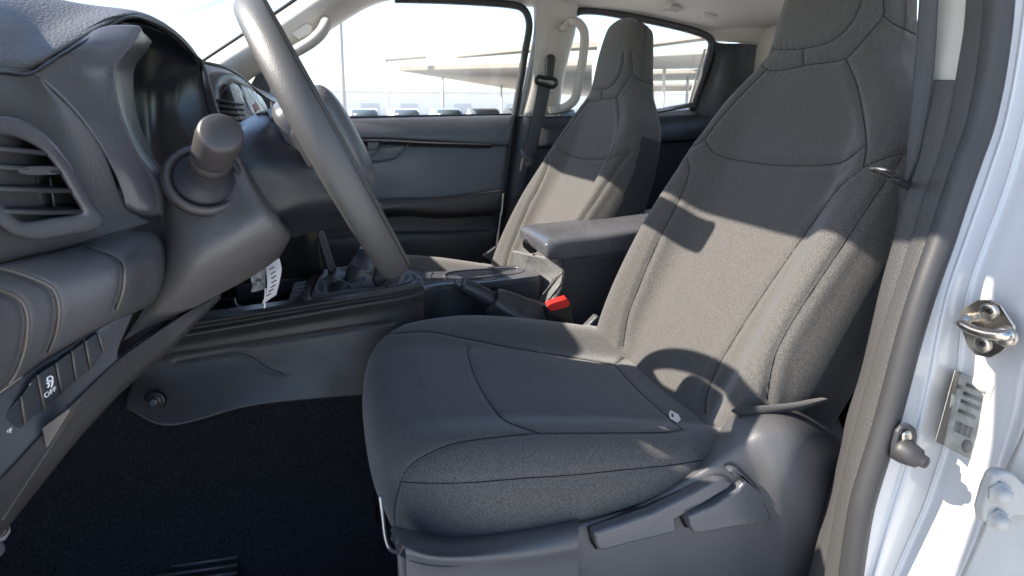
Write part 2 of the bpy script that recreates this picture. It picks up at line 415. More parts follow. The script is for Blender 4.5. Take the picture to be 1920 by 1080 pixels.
# ---- things only the near seat shows: side cover, levers, hem, label
def seat_details():
    t = driver_seat
    c = patch('side_cover', [
        [(735, 985, .635), (832, 1002, .635), (977, 984, .635), (1082, 962, .635), (1200, 925, .635), (1290, 870, .635), (1338, 822, .64), (1392, 766, .64), (1470, 756, .655), (1560, 763, .67)],
        [(742, 997, .603), (832, 1013, .603), (977, 996, .603), (1082, 977, .603), (1200, 940, .603), (1290, 888, .603), (1345, 843, .603), (1400, 784, .600), (1480, 772, .602), (1580, 800, .635)],
        [(745, 1024, .585), (845, 1030, .588), (977, 1012, .588), (1085, 992, .588), (1210, 955, .588), (1305, 905, .585), (1372, 860, .575), (1440, 818, .560), (1515, 818, .556), (1600, 860, .59)],
        [(748, 1080, .580), (850, 1085, .585), (980, 1068, .585), (1092, 1050, .585), (1225, 1015, .585), (1330, 975, .583), (1405, 935, .575), (1460, 893, .545), (1530, 890, .545), (1605, 935, .585)],
        [(752, 1150, .585), (855, 1150, .590), (985, 1140, .59), (1100, 1130, .59), (1235, 1100, .59), (1350, 1060, .585), (1430, 1020, .58), (1475, 980, .555), (1540, 985, .555), (1600, 1030, .595)],
        [(760, 1260, .60), (860, 1260, .60), (990, 1250, .60), (1110, 1240, .60), (1240, 1220, .60), (1360, 1190, .60), (1440, 1160, .60), (1480, 1130, .59), (1545, 1130, .60), (1600, 1160, .62)],
    ], PLA, t, 60, 120, .006)
    # proud rail along the front half, ending in a step
    patch('cover_rail', [
        [(738, 990, .632), (790, 1003, .632), (860, 1007, .632), (977, 988, .632), (1084, 966, .632)],
        [(746, 998, .602), (790, 1010, .598), (860, 1013, .598), (977, 994, .598), (1084, 973, .598)],
        [(754, 1016, .578), (800, 1032, .575), (870, 1034, .575), (980, 1016, .575), (1084, 993, .575)],
        [(760, 1032, .568), (810, 1046, .564), (880, 1048, .564), (985, 1040, .564), (1084, 1024, .564)],
        [(762, 1060, .570), (812, 1075, .570), (882, 1078, .570), (986, 1070, .570), (1084, 1054, .570)],
        [(764, 1150, .575), (815, 1150, .575), (885, 1150, .575), (988, 1150, .575), (1084, 1140, .575)],
    ], PLA, t, 40, 60, .012, bev=.003)
    # levers, each over an added black plate imitating its shadow
    yl = .560
    prism('recline_lever', UU([(1114, 1000), (1160, 985), (1225, 962), (1290, 930), (1345, 900), (1362, 898), (1376, 905), (1368, 916), (1320, 945), (1268, 975), (1271, 997), (1255, 1003), (1190, 1018), (1135, 1033), (1124, 1034), (1117, 1022)], .571), (0, .016, 0), SAT, t, .004, 4)
    prism('height_lever', UU([(1291, 969), (1306, 962), (1340, 948), (1385, 920), (1395, 906), (1392, 898), (1376, 893), (1368, 885), (1374, 879), (1384, 879), (1430, 922), (1446, 975), (1434, 980), (1370, 990), (1318, 1000), (1300, 1000), (1293, 985)], .564), (0, .022, 0), SAT, t, .005, 4)
    for lv in [c_ for c_ in t.children if c_.name.startswith(('recline_lever', 'height_lever'))]:
        n_ = len(lv.data.vertices)//2; q = np.array([v.co for v in lv.data.vertices][:n_])+base_of(lv); c0 = q.mean(0)
        q = c0+(q-c0)*[1.015, 1, 1.03]-[0, 0, .003]; q[:, 1] = .5805
        prism('lever_shadow', q, (0, .02, 0), BLK, lv, 0)
    # hem of the back cover, lying on the hinge cover
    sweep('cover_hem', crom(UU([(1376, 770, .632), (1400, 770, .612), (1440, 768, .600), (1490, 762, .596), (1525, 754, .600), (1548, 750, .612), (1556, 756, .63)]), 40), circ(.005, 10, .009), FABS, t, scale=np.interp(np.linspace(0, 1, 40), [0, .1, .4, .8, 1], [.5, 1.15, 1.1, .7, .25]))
    # sewn white label
    tr = bvh([o for o in t.children if o.name.startswith('cushion')][0])
    q = castp(tr, [(1257, 770), (1272, 778), (1277, 788), (1270, 794), (1256, 785), (1254, 776)], .0015)
    o = prism('sewn_label', q, (0, 0, .0012), WHT, t, .0004, 1)
    q = castp(tr, [(1259, 775), (1263, 777), (1263, 783), (1259, 781)], .0032)
    prism('label_mark', q, (0, 0, .0004), INK, o, 0)
    # front adjuster bar
    tube('adjuster_bar', crom(UU([(712, 930, .66), (717, 965, .655), (722, 1005, .65), (730, 1028, .645), (745, 1036, .63), (770, 1037, .60)]), 40), .0022, SIL, t)
    # seat frame below
    box('seat_frame', (.34, Y0, .80), (.44, .40, .10), BLK, t, .01)
    for s in (-1, 1): box('seat_rail', (.33, Y0+s*.19, .70), (.56, .04, .10), BLK, t, .004)
    # inner hinge trim on the tunnel side
    prism('hinge_trim', UU([(1085, 628), (1120, 592), (1128, 596), (1140, 640), (1120, 640)], 1.135), (0, .02, 0), SMP, t, .004)
seat_details()
def passenger_details():
    t = passenger_seat
    prism('hinge_trim', UU([(905, 480), (930, 462), (940, 470), (955, 500), (930, 495)], 1.86), (0, .02, 0), SMP, t, .004)
    box('seat_frame', (.31, 1.58, .76), (.44, .40, .10), BLK, t, .01)
    for s in (-1, 1): box('seat_rail', (.30, 1.58+s*.19, .68), (.56, .04, .12), BLK, t, .004)
passenger_details()

# ---- buckle between the near seat and the console
bk = thing('seat_buckle', 'black seat belt buckle with red release button beside the near seat', 'buckle', U(1050, 650, 1.125))
b0 = UU([(1024, 575), (1066, 562), (1073, 576), (1076, 655), (1034, 665)], 1.115)
prism('buckle_body', b0, (0, .022, 0), BLK, bk, .003)
prism('release_button', UU([(1026, 574), (1034, 569), (1062, 560), (1068, 566), (1069, 572), (1064, 576), (1034, 584), (1029, 580)], 1.112), (0, .015, .0035), RED, bk, .0012, 2)

# ------------------------------------------------------------------ near door opening: pillar, trims, seal
YR = [-60, 0, 60, 130, 180, 240, 300, 370, 450, 540, 620, 700, 780, 840, 905, 950, 1010, 1080, 1150]
def lut(L): 
    L = np.array(L, float); return lambda y: float(np.interp(y, L[:, 1], L[:, 0])) if len(L) > 1 else L[0, 0]
def lutx(L):
    """smooth lookup x(y) with straight extrapolation"""
    L = np.array(L, float)
    def g(y):
        if y < L[0, 1]: i = 0
        elif y > L[-1, 1]: i = len(L)-2
        else: return float(np.interp(y, L[:, 1], L[:, 0]))
        return float(L[i, 0]+(L[i+1, 0]-L[i, 0])*(y-L[i, 1])/(L[i+1, 1]-L[i, 1]))
    return g
trimL = lutx([(1770, 0), (1763, 60), (1746, 177), (1722, 300), (1690, 390), (1662, 500), (1650, 540), (1632, 620), (1613, 700), (1588, 780), (1577, 838), (1562, 900), (1547, 955), (1532, 1015), (1515, 1080)])
seamX = lutx([(1811, 0), (1806, 60), (1787, 173), (1776, 230), (1757, 300), (1736, 350), (1716, 420), (1698, 480), (1677, 545), (1655, 610), (1640, 665), (1618, 745), (1605, 790), (1583, 880), (1565, 960), (1549, 1050), (1545, 1080)])
grooveX = lutx([(1859, 0), (1853, 60), (1843, 130), (1833, 180), (1818, 240), (1798, 300), (1775, 370), (1751, 450), (1727, 520), (1715, 548), (1692, 620), (1678, 665), (1660, 735), (1647, 785), (1632, 840), (1617, 885), (1603, 935), (1592, 990), (1586, 1050), (1583, 1080)])
tubeR = lutx([(1889, 0), (1885, 60), (1876, 130), (1865, 200), (1852, 250), (1832, 300), (1812, 355), (1790, 420), (1769, 480), (1746, 548), (1724, 625), (1705, 700), (1690, 760), (1677, 800), (1660, 855), (1645, 905), (1630, 955), (1620, 1010), (1611, 1060), (1608, 1080)])
stepX = lutx([(1962, 0), (1935, 150), (1905, 280), (1870, 390), (1846, 450), (1831, 490), (1815, 540), (1803, 600), (1796, 680), (1786, 750), (1771, 830), (1752, 890), (1724, 970), (1700, 1020), (1674, 1080)])
rightX = lutx([(2090, 0), (2040, 300), (1985, 520), (1925, 680), (1905, 790), (1880, 860), (1853, 930), (1838, 985), (1812, 1050), (1798, 1080)])
pil = thing('door_pillar', 'white painted door pillar of the open doorway at the right edge', 'car pillar', U(1640, 1080, .46))
R1, R2 = [], []
for y in YR:
    a, b, g, t_, s, r_ = [fn(y) for fn in (trimL, seamX, grooveX, tubeR, stepX, rightX)]
    P = U(s, y, .462)
    R1.append([U(t_-16, y, .486), U(t_-5, y, .469), U(t_+(s-t_)*.35, y, .466), U(t_+(s-t_)*.5, y, .461), U(t_+(s-t_)*.8, y, .461), P])
    Q = U(r_, y, P[0]+.002, 'X'); mid = (P+Q)/2
    e = np.array([.018, -.006, 0])
    R2.append([P+np.array([.0, .0, 0]), P+np.array([.004, -.004, 0]), P*.75+Q*.25+np.array([.004, 0, 0]), mid+np.array([.003, 0, 0]), P*.2+Q*.8, Q+np.array([.003, 0, 0]), Q+e, Q+e*2.2])
patch('inner_flange', R1, PNT, pil, 90, 24, .003, world=True)
patch('striker_face', R2, PNT, pil, 90, 40, .003, world=True)
# outer seal tube
C = [(U((grooveX(y)+tubeR(y))/2, y, .470)) for y in YR]
sweep('rubber_seal', crom(C, 120), circ(.0125, 14, .0125), RUB, pil)
# cloth-covered flange of the seal, and the trim beside it
def strips(y0, y1, fa, fb, ya, yb, bulge, name, mat, par, off=(0, 0)):
    rows = []
    for y in [v for v in YR if y0 <= v <= y1]:
        A, B = U(fa(y)+off[0], y, ya), U(fb(y)+off[1], y, yb)
        n = np.array([-.85, -.5, 0])*bulge
        rows.append([A+np.array([.02, .012, 0]), A, A*.7+B*.3+n, A*.35+B*.65+n, B, B+np.array([.012, .004, 0])])
    return patch(name, rows, mat, par, 110, 22, .003, world=True)
strips(-60, 1150, seamX, grooveX, .512, .480, .006, 'seal_flange', TRIMV, pil)
tr_ = thing('pillar_trim', 'grey grained lower trim of the near door pillar, beside the rubber seal', 'pillar trim', U(1560, 1080, .53))
rows = []
for y in [150, 177, 240, 300, 370, 450, 540, 620, 700, 780, 840, 905, 950, 1010, 1080, 1150]:
    A, B = U(trimL(y), y, .545), U(seamX(y), y, .514)
    rows.append([A+np.array([.09, .03, 0]), A+np.array([.03, .012, 0]), A, A*.5+B*.5+np.array([-.003, -.002, 0]), B+np.array([.002, 0, 0])])
patch('trim_panel', rows, TRIMV, tr_, 90, 24, .003, world=True)
tu = thing('pillar_trim', 'pale grey upper trim of the near door pillar, behind the belt', 'pillar trim', U(1770, 177, .53))
rows = []
for y in [-60, 0, 60, 130, 176]:
    A, B = U(lutx([(1738, 0), (1722, 177)])(y), y, .575), U(seamX(y)+1, y, .516)
    rows.append([A+np.array([.04, .02, 0]), A, A*.5+B*.5+np.array([-.002, -.001, 0]), B])
patch('trim_panel', rows, BEI, tu, 40, 20, .003, world=True)

# striker: plate, two screws and the bent steel loop
sx = U(1855, 615, .425)[0]-.004
SP = lambda x, y, d=0: U(x, y, sx-d, 'X')
st = thing('door_striker', 'bright steel door striker loop bolted to the white pillar', 'striker', SP(1855, 670))
prism('plate', [SP(x, y) for x, y in [(1801, 585), (1812, 575), (1836, 562), (1858, 561), (1880, 571), (1905, 610), (1905, 640), (1880, 662), (1858, 671), (1832, 665), (1818, 650), (1803, 612)]], (-.003, 0, 0), CHR, st, .0012)
for x, y in ((1856, 584), (1843, 645)):
    q = revolve('screw', SP(x, y, .003), (-1, -.1, 0), [(0, .0085), (.002, .0085), (.0032, .0065), (.0036, .0)], CHR, st, 24)
    revolve('screw_socket', SP(x, y, .0064), (-1, -.1, 0), [(0, .0032), (.0004, .0032), (.0005, 0)], BLK, q, 6)
lp = [SP(1893, 630, .002), SP(1890, 628, .018), SP(1878, 629, .024), SP(1850, 626, .027), SP(1822, 618, .029), SP(1806, 609, .028), SP(1800, 606, .020), SP(1812, 598, .012), SP(1822, 596, .003)]
tube('loop', crom(lp, 60), .0052, CHR, st, n=14)
revolve('loop_collar', SP(1886, 630, .003), (-1, -.05, 0), [(0, .011), (.004, .010), (.006, .007)], CHR, st, 28)

# door contact switch
sw = thing('door_switch', 'black rubber door light switch on the white pillar', 'switch', U(1690, 860, .458))
prism('base', UU([(1667, 855), (1668, 832), (1675, 805), (1684, 794), (1697, 790), (1708, 798), (1713, 812), (1710, 828), (1700, 840), (1694, 858), (1684, 862), (1672, 860)], .456), (0, -.006, 0), DKP, sw, .0025)
revolve('screw', U(1699, 818, .449), (0, -1, 0), [(0, .0075), (.002, .007), (.003, .004), (.0032, 0)], CHR, sw, 20)
revolve('plunger', U(1690, 842, .452), (.25, -1, -.12), [(-.004, .014), (.004, .014), (.010, .0125), (.018, .0105), (.020, .007), (.025, .0065), (.0265, .005), (.027, 0)], RUB, sw, 28)

# worn data sticker (its print is unreadable)
def face(x, y, d=.0): 
    P = U(stepX(y), y, .462); return U(x, y, P[0]+.003-d, 'X')
sk_ = thing('data_sticker', 'silver grey data sticker with blurred print on the white pillar', 'sticker', face(1810, 860))
cs = [(1791, 694), (1864, 724), (1822, 862), (1754, 828)]
ftree = bvh([o for o in pil.children if o.name.startswith('striker_face')][0])
fN = np.array([-.97, -.2, 0])
def quad(u_, v_, d):
    a = np.array(cs[0])*(1-u_)+np.array(cs[1])*u_; b = np.array(cs[3])*(1-u_)+np.array(cs[2])*u_; q = a*(1-v_)+b*v_
    d_ = cf+cr*(q[0]-PX)/F-cu*(q[1]-PY)/F; d_ = d_/np.linalg.norm(d_); h = ftree.ray_cast(Vector(CAM), Vector(d_))
    return (np.array(h[0]) if h[0] is not None else U(q[0], q[1], .44))-d_*(.0008+d)
STK = M('sticker_grey', (.36, .36, .33), .5, .4, blotch=(60, .25)); SMU = M('smudged_print', (.20, .20, .19), .6, .3)
grid('film', np.array([[quad(a, b, 0) for a in np.linspace(0, 1, 10)] for b in np.linspace(0, 1, 16)]), STK, sk_, thick=.0003)
for v0, a, b in ((.10, .35, .85), (.17, .15, .26), (.22, .34, .80), (.33, .33, .82), (.40, .14, .24), (.46, .34, .78)):
    prism('print_line', [quad(a, v0, .0008), quad(b, v0, .0008), quad(b, v0+.045, .0008), quad(a, v0+.045, .0008)], (.0003, 0, 0), SMU, sk_, 0)
for k in range(9):
    a = .36+k*.05; prism('bar', [quad(a, .62, .0008), quad(a+.02+.012*(k % 3), .62, .0008), quad(a+.02+.012*(k % 3), .76, .0008), quad(a, .76, .0008)], (.0003, 0, 0), SMU, sk_, 0)
prism('edge_band', [quad(0, 0, .0008), quad(.13, .0, .0008), quad(.22, 1, .0008), quad(0, 1, .0008)], (.0003, 0, 0), SMU, sk_, 0)
prism('seal_mark', [quad(.78+.14*math.cos(k*.52), .87+.085*math.sin(k*.52), .0008) for k in range(12)], (.0003, 0, 0), SMU, sk_, 0)

# rear door edge with its hinge, beyond the pillar
SWH = M('shaded_white_paint', (.30, .30, .29), .5, .4, blotch=(20, .15))  # body white greyed to imitate the shade on this door edge
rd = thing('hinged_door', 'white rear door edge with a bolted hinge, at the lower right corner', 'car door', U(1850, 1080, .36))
patch('door_edge', [[(1940, 640, .37), (1990, 640, .36), (2060, 640, .34)], [(1925, 790, .375), (1975, 790, .36), (2050, 790, .34)], [(1893, 880, .378), (1960, 880, .36), (2040, 880, .34)], [(1858, 960, .38), (1930, 960, .36), (2030, 960, .34)], [(1825, 1040, .38), (1900, 1040, .36), (2020, 1040, .34)], [(1780, 1130, .38), (1860, 1130, .36), (2000, 1130, .34)]], SWH, rd, 40, 20, .01)
prism('hinge', UU([(1846, 962), (1858, 920), (1870, 892), (1884, 884), (1905, 890), (1920, 905), (1945, 925), (1945, 975), (1905, 968), (1880, 985), (1862, 990), (1850, 985)], .352), (0, .012, 0), SWH, rd, .004)
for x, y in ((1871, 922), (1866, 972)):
    q = revolve('hinge_bolt', U(x, y, .352), (-.25, -1, 0), [(0, .011), (.003, .011), (.0032, .008), (.009, .008), (.0095, 0)], SWH, rd, 6)

# near seat belt
bl = thing('seat_belt', 'grey seat belt hanging beside the near seat, with chrome latch tongue', 'seat belt', U(1665, 500, .545))
rows = [[(1728, -60, .56), (1770, -60, .54)], [(1723, 0, .56), (1760, 0, .54)], [(1716, 100, .56), (1754, 100, .54)], [(1709, 180, .56), (1745, 180, .542)], [(1702, 260, .56), (1731, 260, .545)], [(1697, 320, .56), (1716, 320, .55)], [(1692, 350, .56), (1704, 350, .555)]]
patch('webbing', [[a, ((a[0]+b[0])/2, a[1], (a[2]+b[2])/2-.002), b] for a, b in rows], WEB, bl, 60, 8, .0014)
rows = [[(1686, 340, .585), (1702, 342, .560)], [(1683, 400, .590), (1691, 400, .565)], [(1670, 460, .60), (1674, 460, .57)], [(1658, 520, .60), (1661, 520, .57)], [(1645, 590, .60), (1648, 590, .57)], [(1630, 680, .60), (1633, 680, .57)]]
patch('webbing', rows, WEB, bl, 40, 4, .0014)
TG = .553
prism('tongue_grip', UU([(1663, 333), (1672, 331), (1692, 339), (1707, 347), (1704, 355), (1690, 353), (1674, 345), (1665, 339)], TG), (0, -.014, 0), DKP, bl, .004)
tube('latch_tongue', crom(UU([(1672, 334, TG), (1658, 327, TG-.002), (1636, 319, TG-.006), (1633, 316, TG-.02), (1655, 317, TG-.034), (1680, 325, TG-.03), (1683, 330, TG-.01)]), 50), .0018, CHR, bl, n=8)
# ------------------------------------------------------------------ roof, floor, far side of the cab
LZ = lambda x: float(np.interp(x, [-.15, 0, .3, .7, 1.1, 1.45, 1.7], [1.72, 1.738, 1.752, 1.746, 1.722, 1.672, 1.62]))
rows = []
for x in (-.02, .1, .3, .5, .7, .9, 1.1, 1.3, 1.5, 1.62):
    z = LZ(x); rows.append([(x, 2.11, z), (x, 2.06, z+.022), (x, 1.95, z+.05), (x, 1.7, z+.07), (x, 1.25, z+.078), (x, .8, z+.07), (x, .60, z+.05), (x, .47, z+.015), (x, .42, z-.02)])
lin = patch('roof_lining', rows, LIN, None, 40, 60, .03, world=True); tag(lin, 'pale grey fabric roof lining over the cab', kind='structure')
wl = thing('cab_wall', 'dark rear wall of the cab behind the seats', 'panel', (1.6, 1.25, .5))
patch('wall_panel', [[(1.60, .45, 1.36), (1.62, 1.25, 1.36), (1.60, 2.1, 1.36)], [(1.58, .45, .9), (1.58, 1.25, .9), (1.58, 2.1, .9)], [(1.55, .45, .5), (1.55, 1.25, .5), (1.55, 2.1, .5)]], DKP, wl, 8, 8, .02, world=True)
patch('side_panel', [[(.74, .575, 1.38), (.80, .56, 1.38), (1.6, .55, 1.38)], [(.70, .575, 1.0), (.8, .56, 1.0), (1.6, .55, 1.0)], [(.68, .56, .5), (.8, .55, .5), (1.6, .55, .5)]], DKP, wl, 6, 6, .01, world=True)
for y in (.55, 1.95): box('corner_post', (1.60, y, 1.53), (.05, .30, .34), BEI, wl, .01)
rs = thing('bench_seat', 'charcoal rear bench seat glimpsed behind the front seats', 'bench seat', (1.25, 1.25, .55))
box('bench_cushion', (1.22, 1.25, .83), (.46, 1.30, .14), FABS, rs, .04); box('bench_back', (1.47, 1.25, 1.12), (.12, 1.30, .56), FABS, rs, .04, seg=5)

# floor
fr = []
for x in (-.75, -.6, -.45, -.3, 0, .3, .6, 1.0, 1.6):
    up = .30*float(sstep(-.35, -.75, x))
    fr.append([(x, .36, .70+up*.6), (x, .43, .69+up*.8), (x, .50, .60+up), (x, .75, .59+up), (x, 1.0, .60+up), (x, 1.09, .66+up*.9), (x, 1.135, .78+up*.5), (x, 1.155, .90), (x, 1.28, .93), (x, 1.42, .90), (x, 1.45, .70), (x, 1.55, .60+up), (x, 2.1, .60+up)])
fl = patch('floor', fr, CAR, None, 90, 140, .01, world=True); tag(fl, 'black pile carpet of the driver footwell', kind='structure')
mt = thing('heel_pad', 'ribbed dark heel pad of the floor mat at the bottom edge', 'floor mat', U(380, 1060, .612, 'Z'))
q = lambda x, y, z: U(x, y, z, 'Z')
prism('mat_panel', [q(300, 1030, .612), q(452, 1004, .612), q(440, 1180, .612), q(220, 1180, .612)], (0, 0, .008), RUB, mt, .003)
for k in range(7):
    y = 1014+k*15
    tube('rib', [q(300-k*9, y+26-k*.5, .622), q(375-k*4, y+12, .622), q(450-k*1.5, y, .622)], .0032, SMP, mt, n=6)
pd = thing('pedal', 'metal edged brake pedal pad peeking in at the lower left edge', 'pedal', U(0, 1020, .62))
prism('pad', UU([(-60, 985), (8, 978), (22, 985), (24, 998), (12, 1016), (-60, 1035)], .62), (-.02, .014, 0), SMP, pd, .003)
prism('tread', UU([(-50, 993), (6, 985), (14, 990), (14, 998), (6, 1008), (-50, 1025)], .617), (0, .006, 0), BLK, pd, .002)
tube('pedal_arm', UU([(-10, 1035, .63), (-25, 1000, .66), (-60, 940, .72)]), .008, SMP, pd)

fw = thing('firewall', 'black bulkhead in front of the footwells, under the dashboard', 'bulkhead', (-.84, 1.25, .5))
box('bulkhead_sheet', (-.84, 1.25, .92), (.03, 1.74, .90), BLK, fw, .004); box('kick_panel', (-.66, .405, .92), (.36, .03, .90), DKP, fw, .004); box('kick_panel', (-.40, 2.10, .92), (.86, .03, .86), DKP, fw, .004)
# ---- far front door
dr = thing('hinged_door', 'grey far front door with armrest, inner handle and big clear window', 'car door', (.3, 2.08, .6))
YD = 2.055
patch('upper_panel', [
    [(430, 226, 2.10), (650, 221, 2.10), (800, 218, 2.10), (966, 215, 2.10)],
    [(430, 232, 2.075), (650, 227, 2.075), (800, 223, 2.075), (966, 219, 2.075)],
    [(430, 246, 2.06), (650, 240, 2.06), (800, 238, 2.06), (962, 236, 2.06)],
    [(430, 262, 2.052), (680, 256, 2.052), (800, 260, 2.052), (957, 268, 2.052)],
    [(430, 270, 2.065), (680, 262, 2.065), (800, 267, 2.065), (955, 275, 2.065)]], DOR, dr, 30, 50, .006)
patch('trim_ledge', [
    [(430, 266, 2.06), (690, 260, 2.06), (800, 264, 2.06), (905, 268, 2.06), (928, 270, 2.062)],
    [(430, 270, 2.035), (690, 264, 2.035), (800, 268, 2.035), (905, 271, 2.035), (925, 272, 2.045)],
    [(430, 276, 2.045), (690, 269, 2.045), (800, 272, 2.045), (905, 275, 2.045), (922, 275, 2.05)],
    [(430, 280, 2.062), (690, 274, 2.062), (800, 276, 2.062), (905, 278, 2.062), (922, 277, 2.062)]], DKP, dr, 20, 40, .003)
patch('middle_panel', [
    [(430, 274, 2.064), (680, 266, 2.064), (800, 270, 2.064), (956, 274, 2.064)],
    [(430, 300, YD), (680, 300, YD), (800, 302, YD), (952, 304, YD)],
    [(430, 360, 2.05), (700, 350, 2.05), (800, 345, 2.05), (948, 340, 2.05)],
    [(430, 400, 2.045), (700, 385, 2.045), (800, 376, 2.045), (945, 362, 2.045)]], DOR, dr, 30, 40, .006)
patch('armrest', [
    [(600, 392, 2.05), (722, 372, 2.05), (830, 368, 2.05), (944, 352, 2.05)],
    [(600, 390, 1.98), (722, 374, 1.985), (830, 370, 1.985), (943, 357, 1.99)],
    [(600, 398, 1.965), (722, 383, 1.968), (830, 376, 1.968), (942, 363, 1.97)],
    [(600, 415, 1.965), (735, 396, 1.968), (830, 398, 1.968), (940, 390, 1.97)],
    [(600, 425, 2.0), (745, 404, 2.0), (830, 407, 2.0), (938, 400, 2.0)],
    [(600, 430, 2.05), (745, 406, 2.05), (830, 410, 2.05), (937, 402, 2.05)]], CNS, dr, 40, 40, .004)
patch('lower_panel', [
    [(560, 410, 2.05), (740, 398, 2.05), (830, 402, 2.05), (938, 396, 2.05)],
    [(560, 440, 2.045), (740, 430, 2.045), (830, 430, 2.045), (935, 425, 2.045)],
    [(560, 480, 2.03), (740, 462, 2.03), (830, 460, 2.03), (930, 455, 2.03)],
    [(560, 620, 2.03), (740, 600, 2.03), (830, 600, 2.03), (915, 600, 2.03)]], CNS, dr, 24, 30, .006)
hd = patch('handle_recess', [
    [(676, 262, 2.05), (715, 264, 2.05), (770, 266, 2.05)],
    [(678, 280, 2.056), (715, 280, 2.056), (762, 276, 2.056)],
    [(686, 302, 2.05), (712, 303, 2.05), (742, 296, 2.05)]], DOR, dr, 12, 16, .006)
tube('recess_lip', crom(UU([(768, 267, 2.044), (760, 278, 2.044), (745, 294, 2.044), (728, 301, 2.044), (690, 307, 2.044)]), 30), .0022, SAT, hd, n=8)
tube('handle_lip', crom(UU([(720, 262, 2.046), (714, 276, 2.046), (704, 288, 2.046), (688, 294, 2.046)]), 24), .002, SAT, hd, n=8)
prism('inner_handle', UU([(688, 262), (708, 262), (712, 268), (706, 280), (690, 282)], 2.04), (0, .01, 0), SMP, dr, .003)
patch('door_edge', [[(966, 214, 2.09), (975, 214, 2.12)], [(957, 275, 2.05), (966, 275, 2.1)], [(947, 360, 2.045), (957, 360, 2.1)], [(937, 440, 2.04), (946, 440, 2.1)], [(915, 600, 2.04), (925, 600, 2.1)]], RUB, dr, 20, 5, .004)
win = [(520, 222), (966, 216), (973, 170), (982, 110), (991, 55), (990, 32), (980, 17), (960, 10), (900, 5), (820, 2), (750, 2), (700, 9), (650, 33), (613, 58), (567, 92), (505, 135)]
g = prism('window_pane', UU(win, 2.105), (0, .004, 0), GLS, dr, 0)
g.data.shade_flat()
ws = even(UU([(964, 222), (968, 200), (976, 150), (985, 95), (992, 55), (990, 32), (980, 16), (958, 9), (900, 4), (820, 0), (740, -2)], 2.09), 80)
sweep('window_seal', ws, circ(.013, 10), RUB, dr)
tube('sill_seal', UU([(430, 226, 2.098), (650, 220, 2.098), (966, 214.5, 2.098)]), .004, RUB, dr)
prism('mirror_corner', UU([(455, 224), (462, 170), (478, 140), (498, 128), (520, 128), (548, 222)], 2.09), (0, .02, 0), DKP, dr, .006)
tube('corner_divider', UU([(510, 128, 2.075), (512, 224, 2.075)]), .006, BEI, dr)

# ---- far front pillar with its handle
ap = thing('windscreen_pillar_trim', 'pale grey slanting windscreen pillar trim on the far side', 'pillar trim', U(470, 160, 2.05))
up_ = [(340, 145), (380, 118), (450, 72), (530, 20), (600, -28), (680, -80)]
lo_ = [(440, 175), (462, 156), (500, 129), (567, 97), (613, 62), (665, 28), (705, 8), (760, -6)]
ue, le = even(np.array(up_, float), 16), even(np.array(lo_, float), 16)
rows = []
for k in range(16):
    a, b = ue[k], le[k]
    rows.append([(a[0], a[1], 2.02), (a[0]*.75+b[0]*.25, a[1]*.75+b[1]*.25, 1.985), (a[0]*.4+b[0]*.6, a[1]*.4+b[1]*.6, 1.995), (a[0]*.08+b[0]*.92, a[1]*.08+b[1]*.92, 2.04), (b[0], b[1], 2.085)])
patch('trim_panel', rows, BEI, ap, 50, 30, .005)
sweep('windscreen_seal', even(UU([(330, 150), (380, 116), (450, 70), (530, 17), (600, -32), (680, -84)], 2.03), 40), circ(.008, 8), BLK, ap)
ah = thing('grab_handle', 'pale grab handle on the far windscreen pillar, behind the wheel rim', 'grab handle', U(570, 95, 2.0))
tube('handle_bar', crom(UU([(520, 108, 2.0), (540, 103, 1.96), (562, 92, 1.945), (585, 78, 1.94), (602, 62, 1.945), (610, 48, 1.97), (612, 40, 2.0)]), 50), .017, BEI, ah, n=14)
prism('handle_recess', UU([(545, 62), (575, 42), (586, 48), (584, 62), (560, 74)], 1.985), (0, .01, 0), LIN, ah, .004)

# ---- far door pillar between the two windows
bp = thing('pillar_trim', 'pale grey middle pillar trim between the two far windows', 'pillar trim', U(1000, 300, 2.06))
pl = lutx([(1002, 8), (1003, 60), (998, 110), (990, 160), (976, 216)]); pr = lutx([(1084, 22), (1079, 60), (1066, 110), (1055, 160), (1048, 216)])
rows = []
for y in (-10, 20, 60, 110, 160, 217):
    a, b = pl(y), pr(y); rows.append([(a, y, 2.11), (a+5, y, 2.075), (a*.7+b*.3, y, 2.06), (a*.3+b*.7, y, 2.06), (b-4, y, 2.07), (b, y, 2.10)])
patch('upper_trim', rows, BEI, bp, 30, 24, .004)
patch('lower_trim', [[(960, 216, 2.115), (985, 218, 2.07), (1015, 218, 2.06), (1080, 217, 2.065)], [(946, 275, 2.115), (976, 275, 2.07), (1010, 275, 2.06), (1070, 275, 2.065)], [(925, 380, 2.115), (960, 380, 2.07), (1000, 380, 2.06), (1060, 380, 2.065)], [(890, 600, 2.115), (940, 600, 2.07), (980, 600, 2.06), (1040, 600, 2.065)]], DKP, bp, 24, 20, .004)
sweep('door_frame', even(UU([(1004, 2), (1005, 55), (997, 108), (984, 170), (973, 216)], 2.10), 60), circ(.009, 10), PNT, bp)
prism('height_adjuster_slot', UU([(1032, 62), (1036, 57), (1044, 57), (1048, 63), (1042, 108), (1024, 108)], 2.056), (0, .003, 0), BEI, bp, .001)
prism('adjuster_slider', UU([(1030, 82), (1041, 82), (1037, 108), (1024, 108)], 2.053), (0, .003, 0), BEI, bp, .001)
fb = thing('seat_belt', 'black seat belt on the far pillar with its upper guide', 'seat belt', U(985, 310, 2.03))
prism('guide_arm', UU([(1022, 108), (1027, 102), (1036, 103), (1039, 110), (1035, 148), (1020, 150)], 2.04), (0, -.02, 0), BLK, fb, .005)
tube('guide_ring', crom(UU([(1005, 150), (1010, 144), (1020, 146), (1034, 147), (1042, 150), (1043, 158), (1036, 163), (1020, 158), (1008, 156)], 2.015), 40, True), .007, BLK, fb, closed=True)
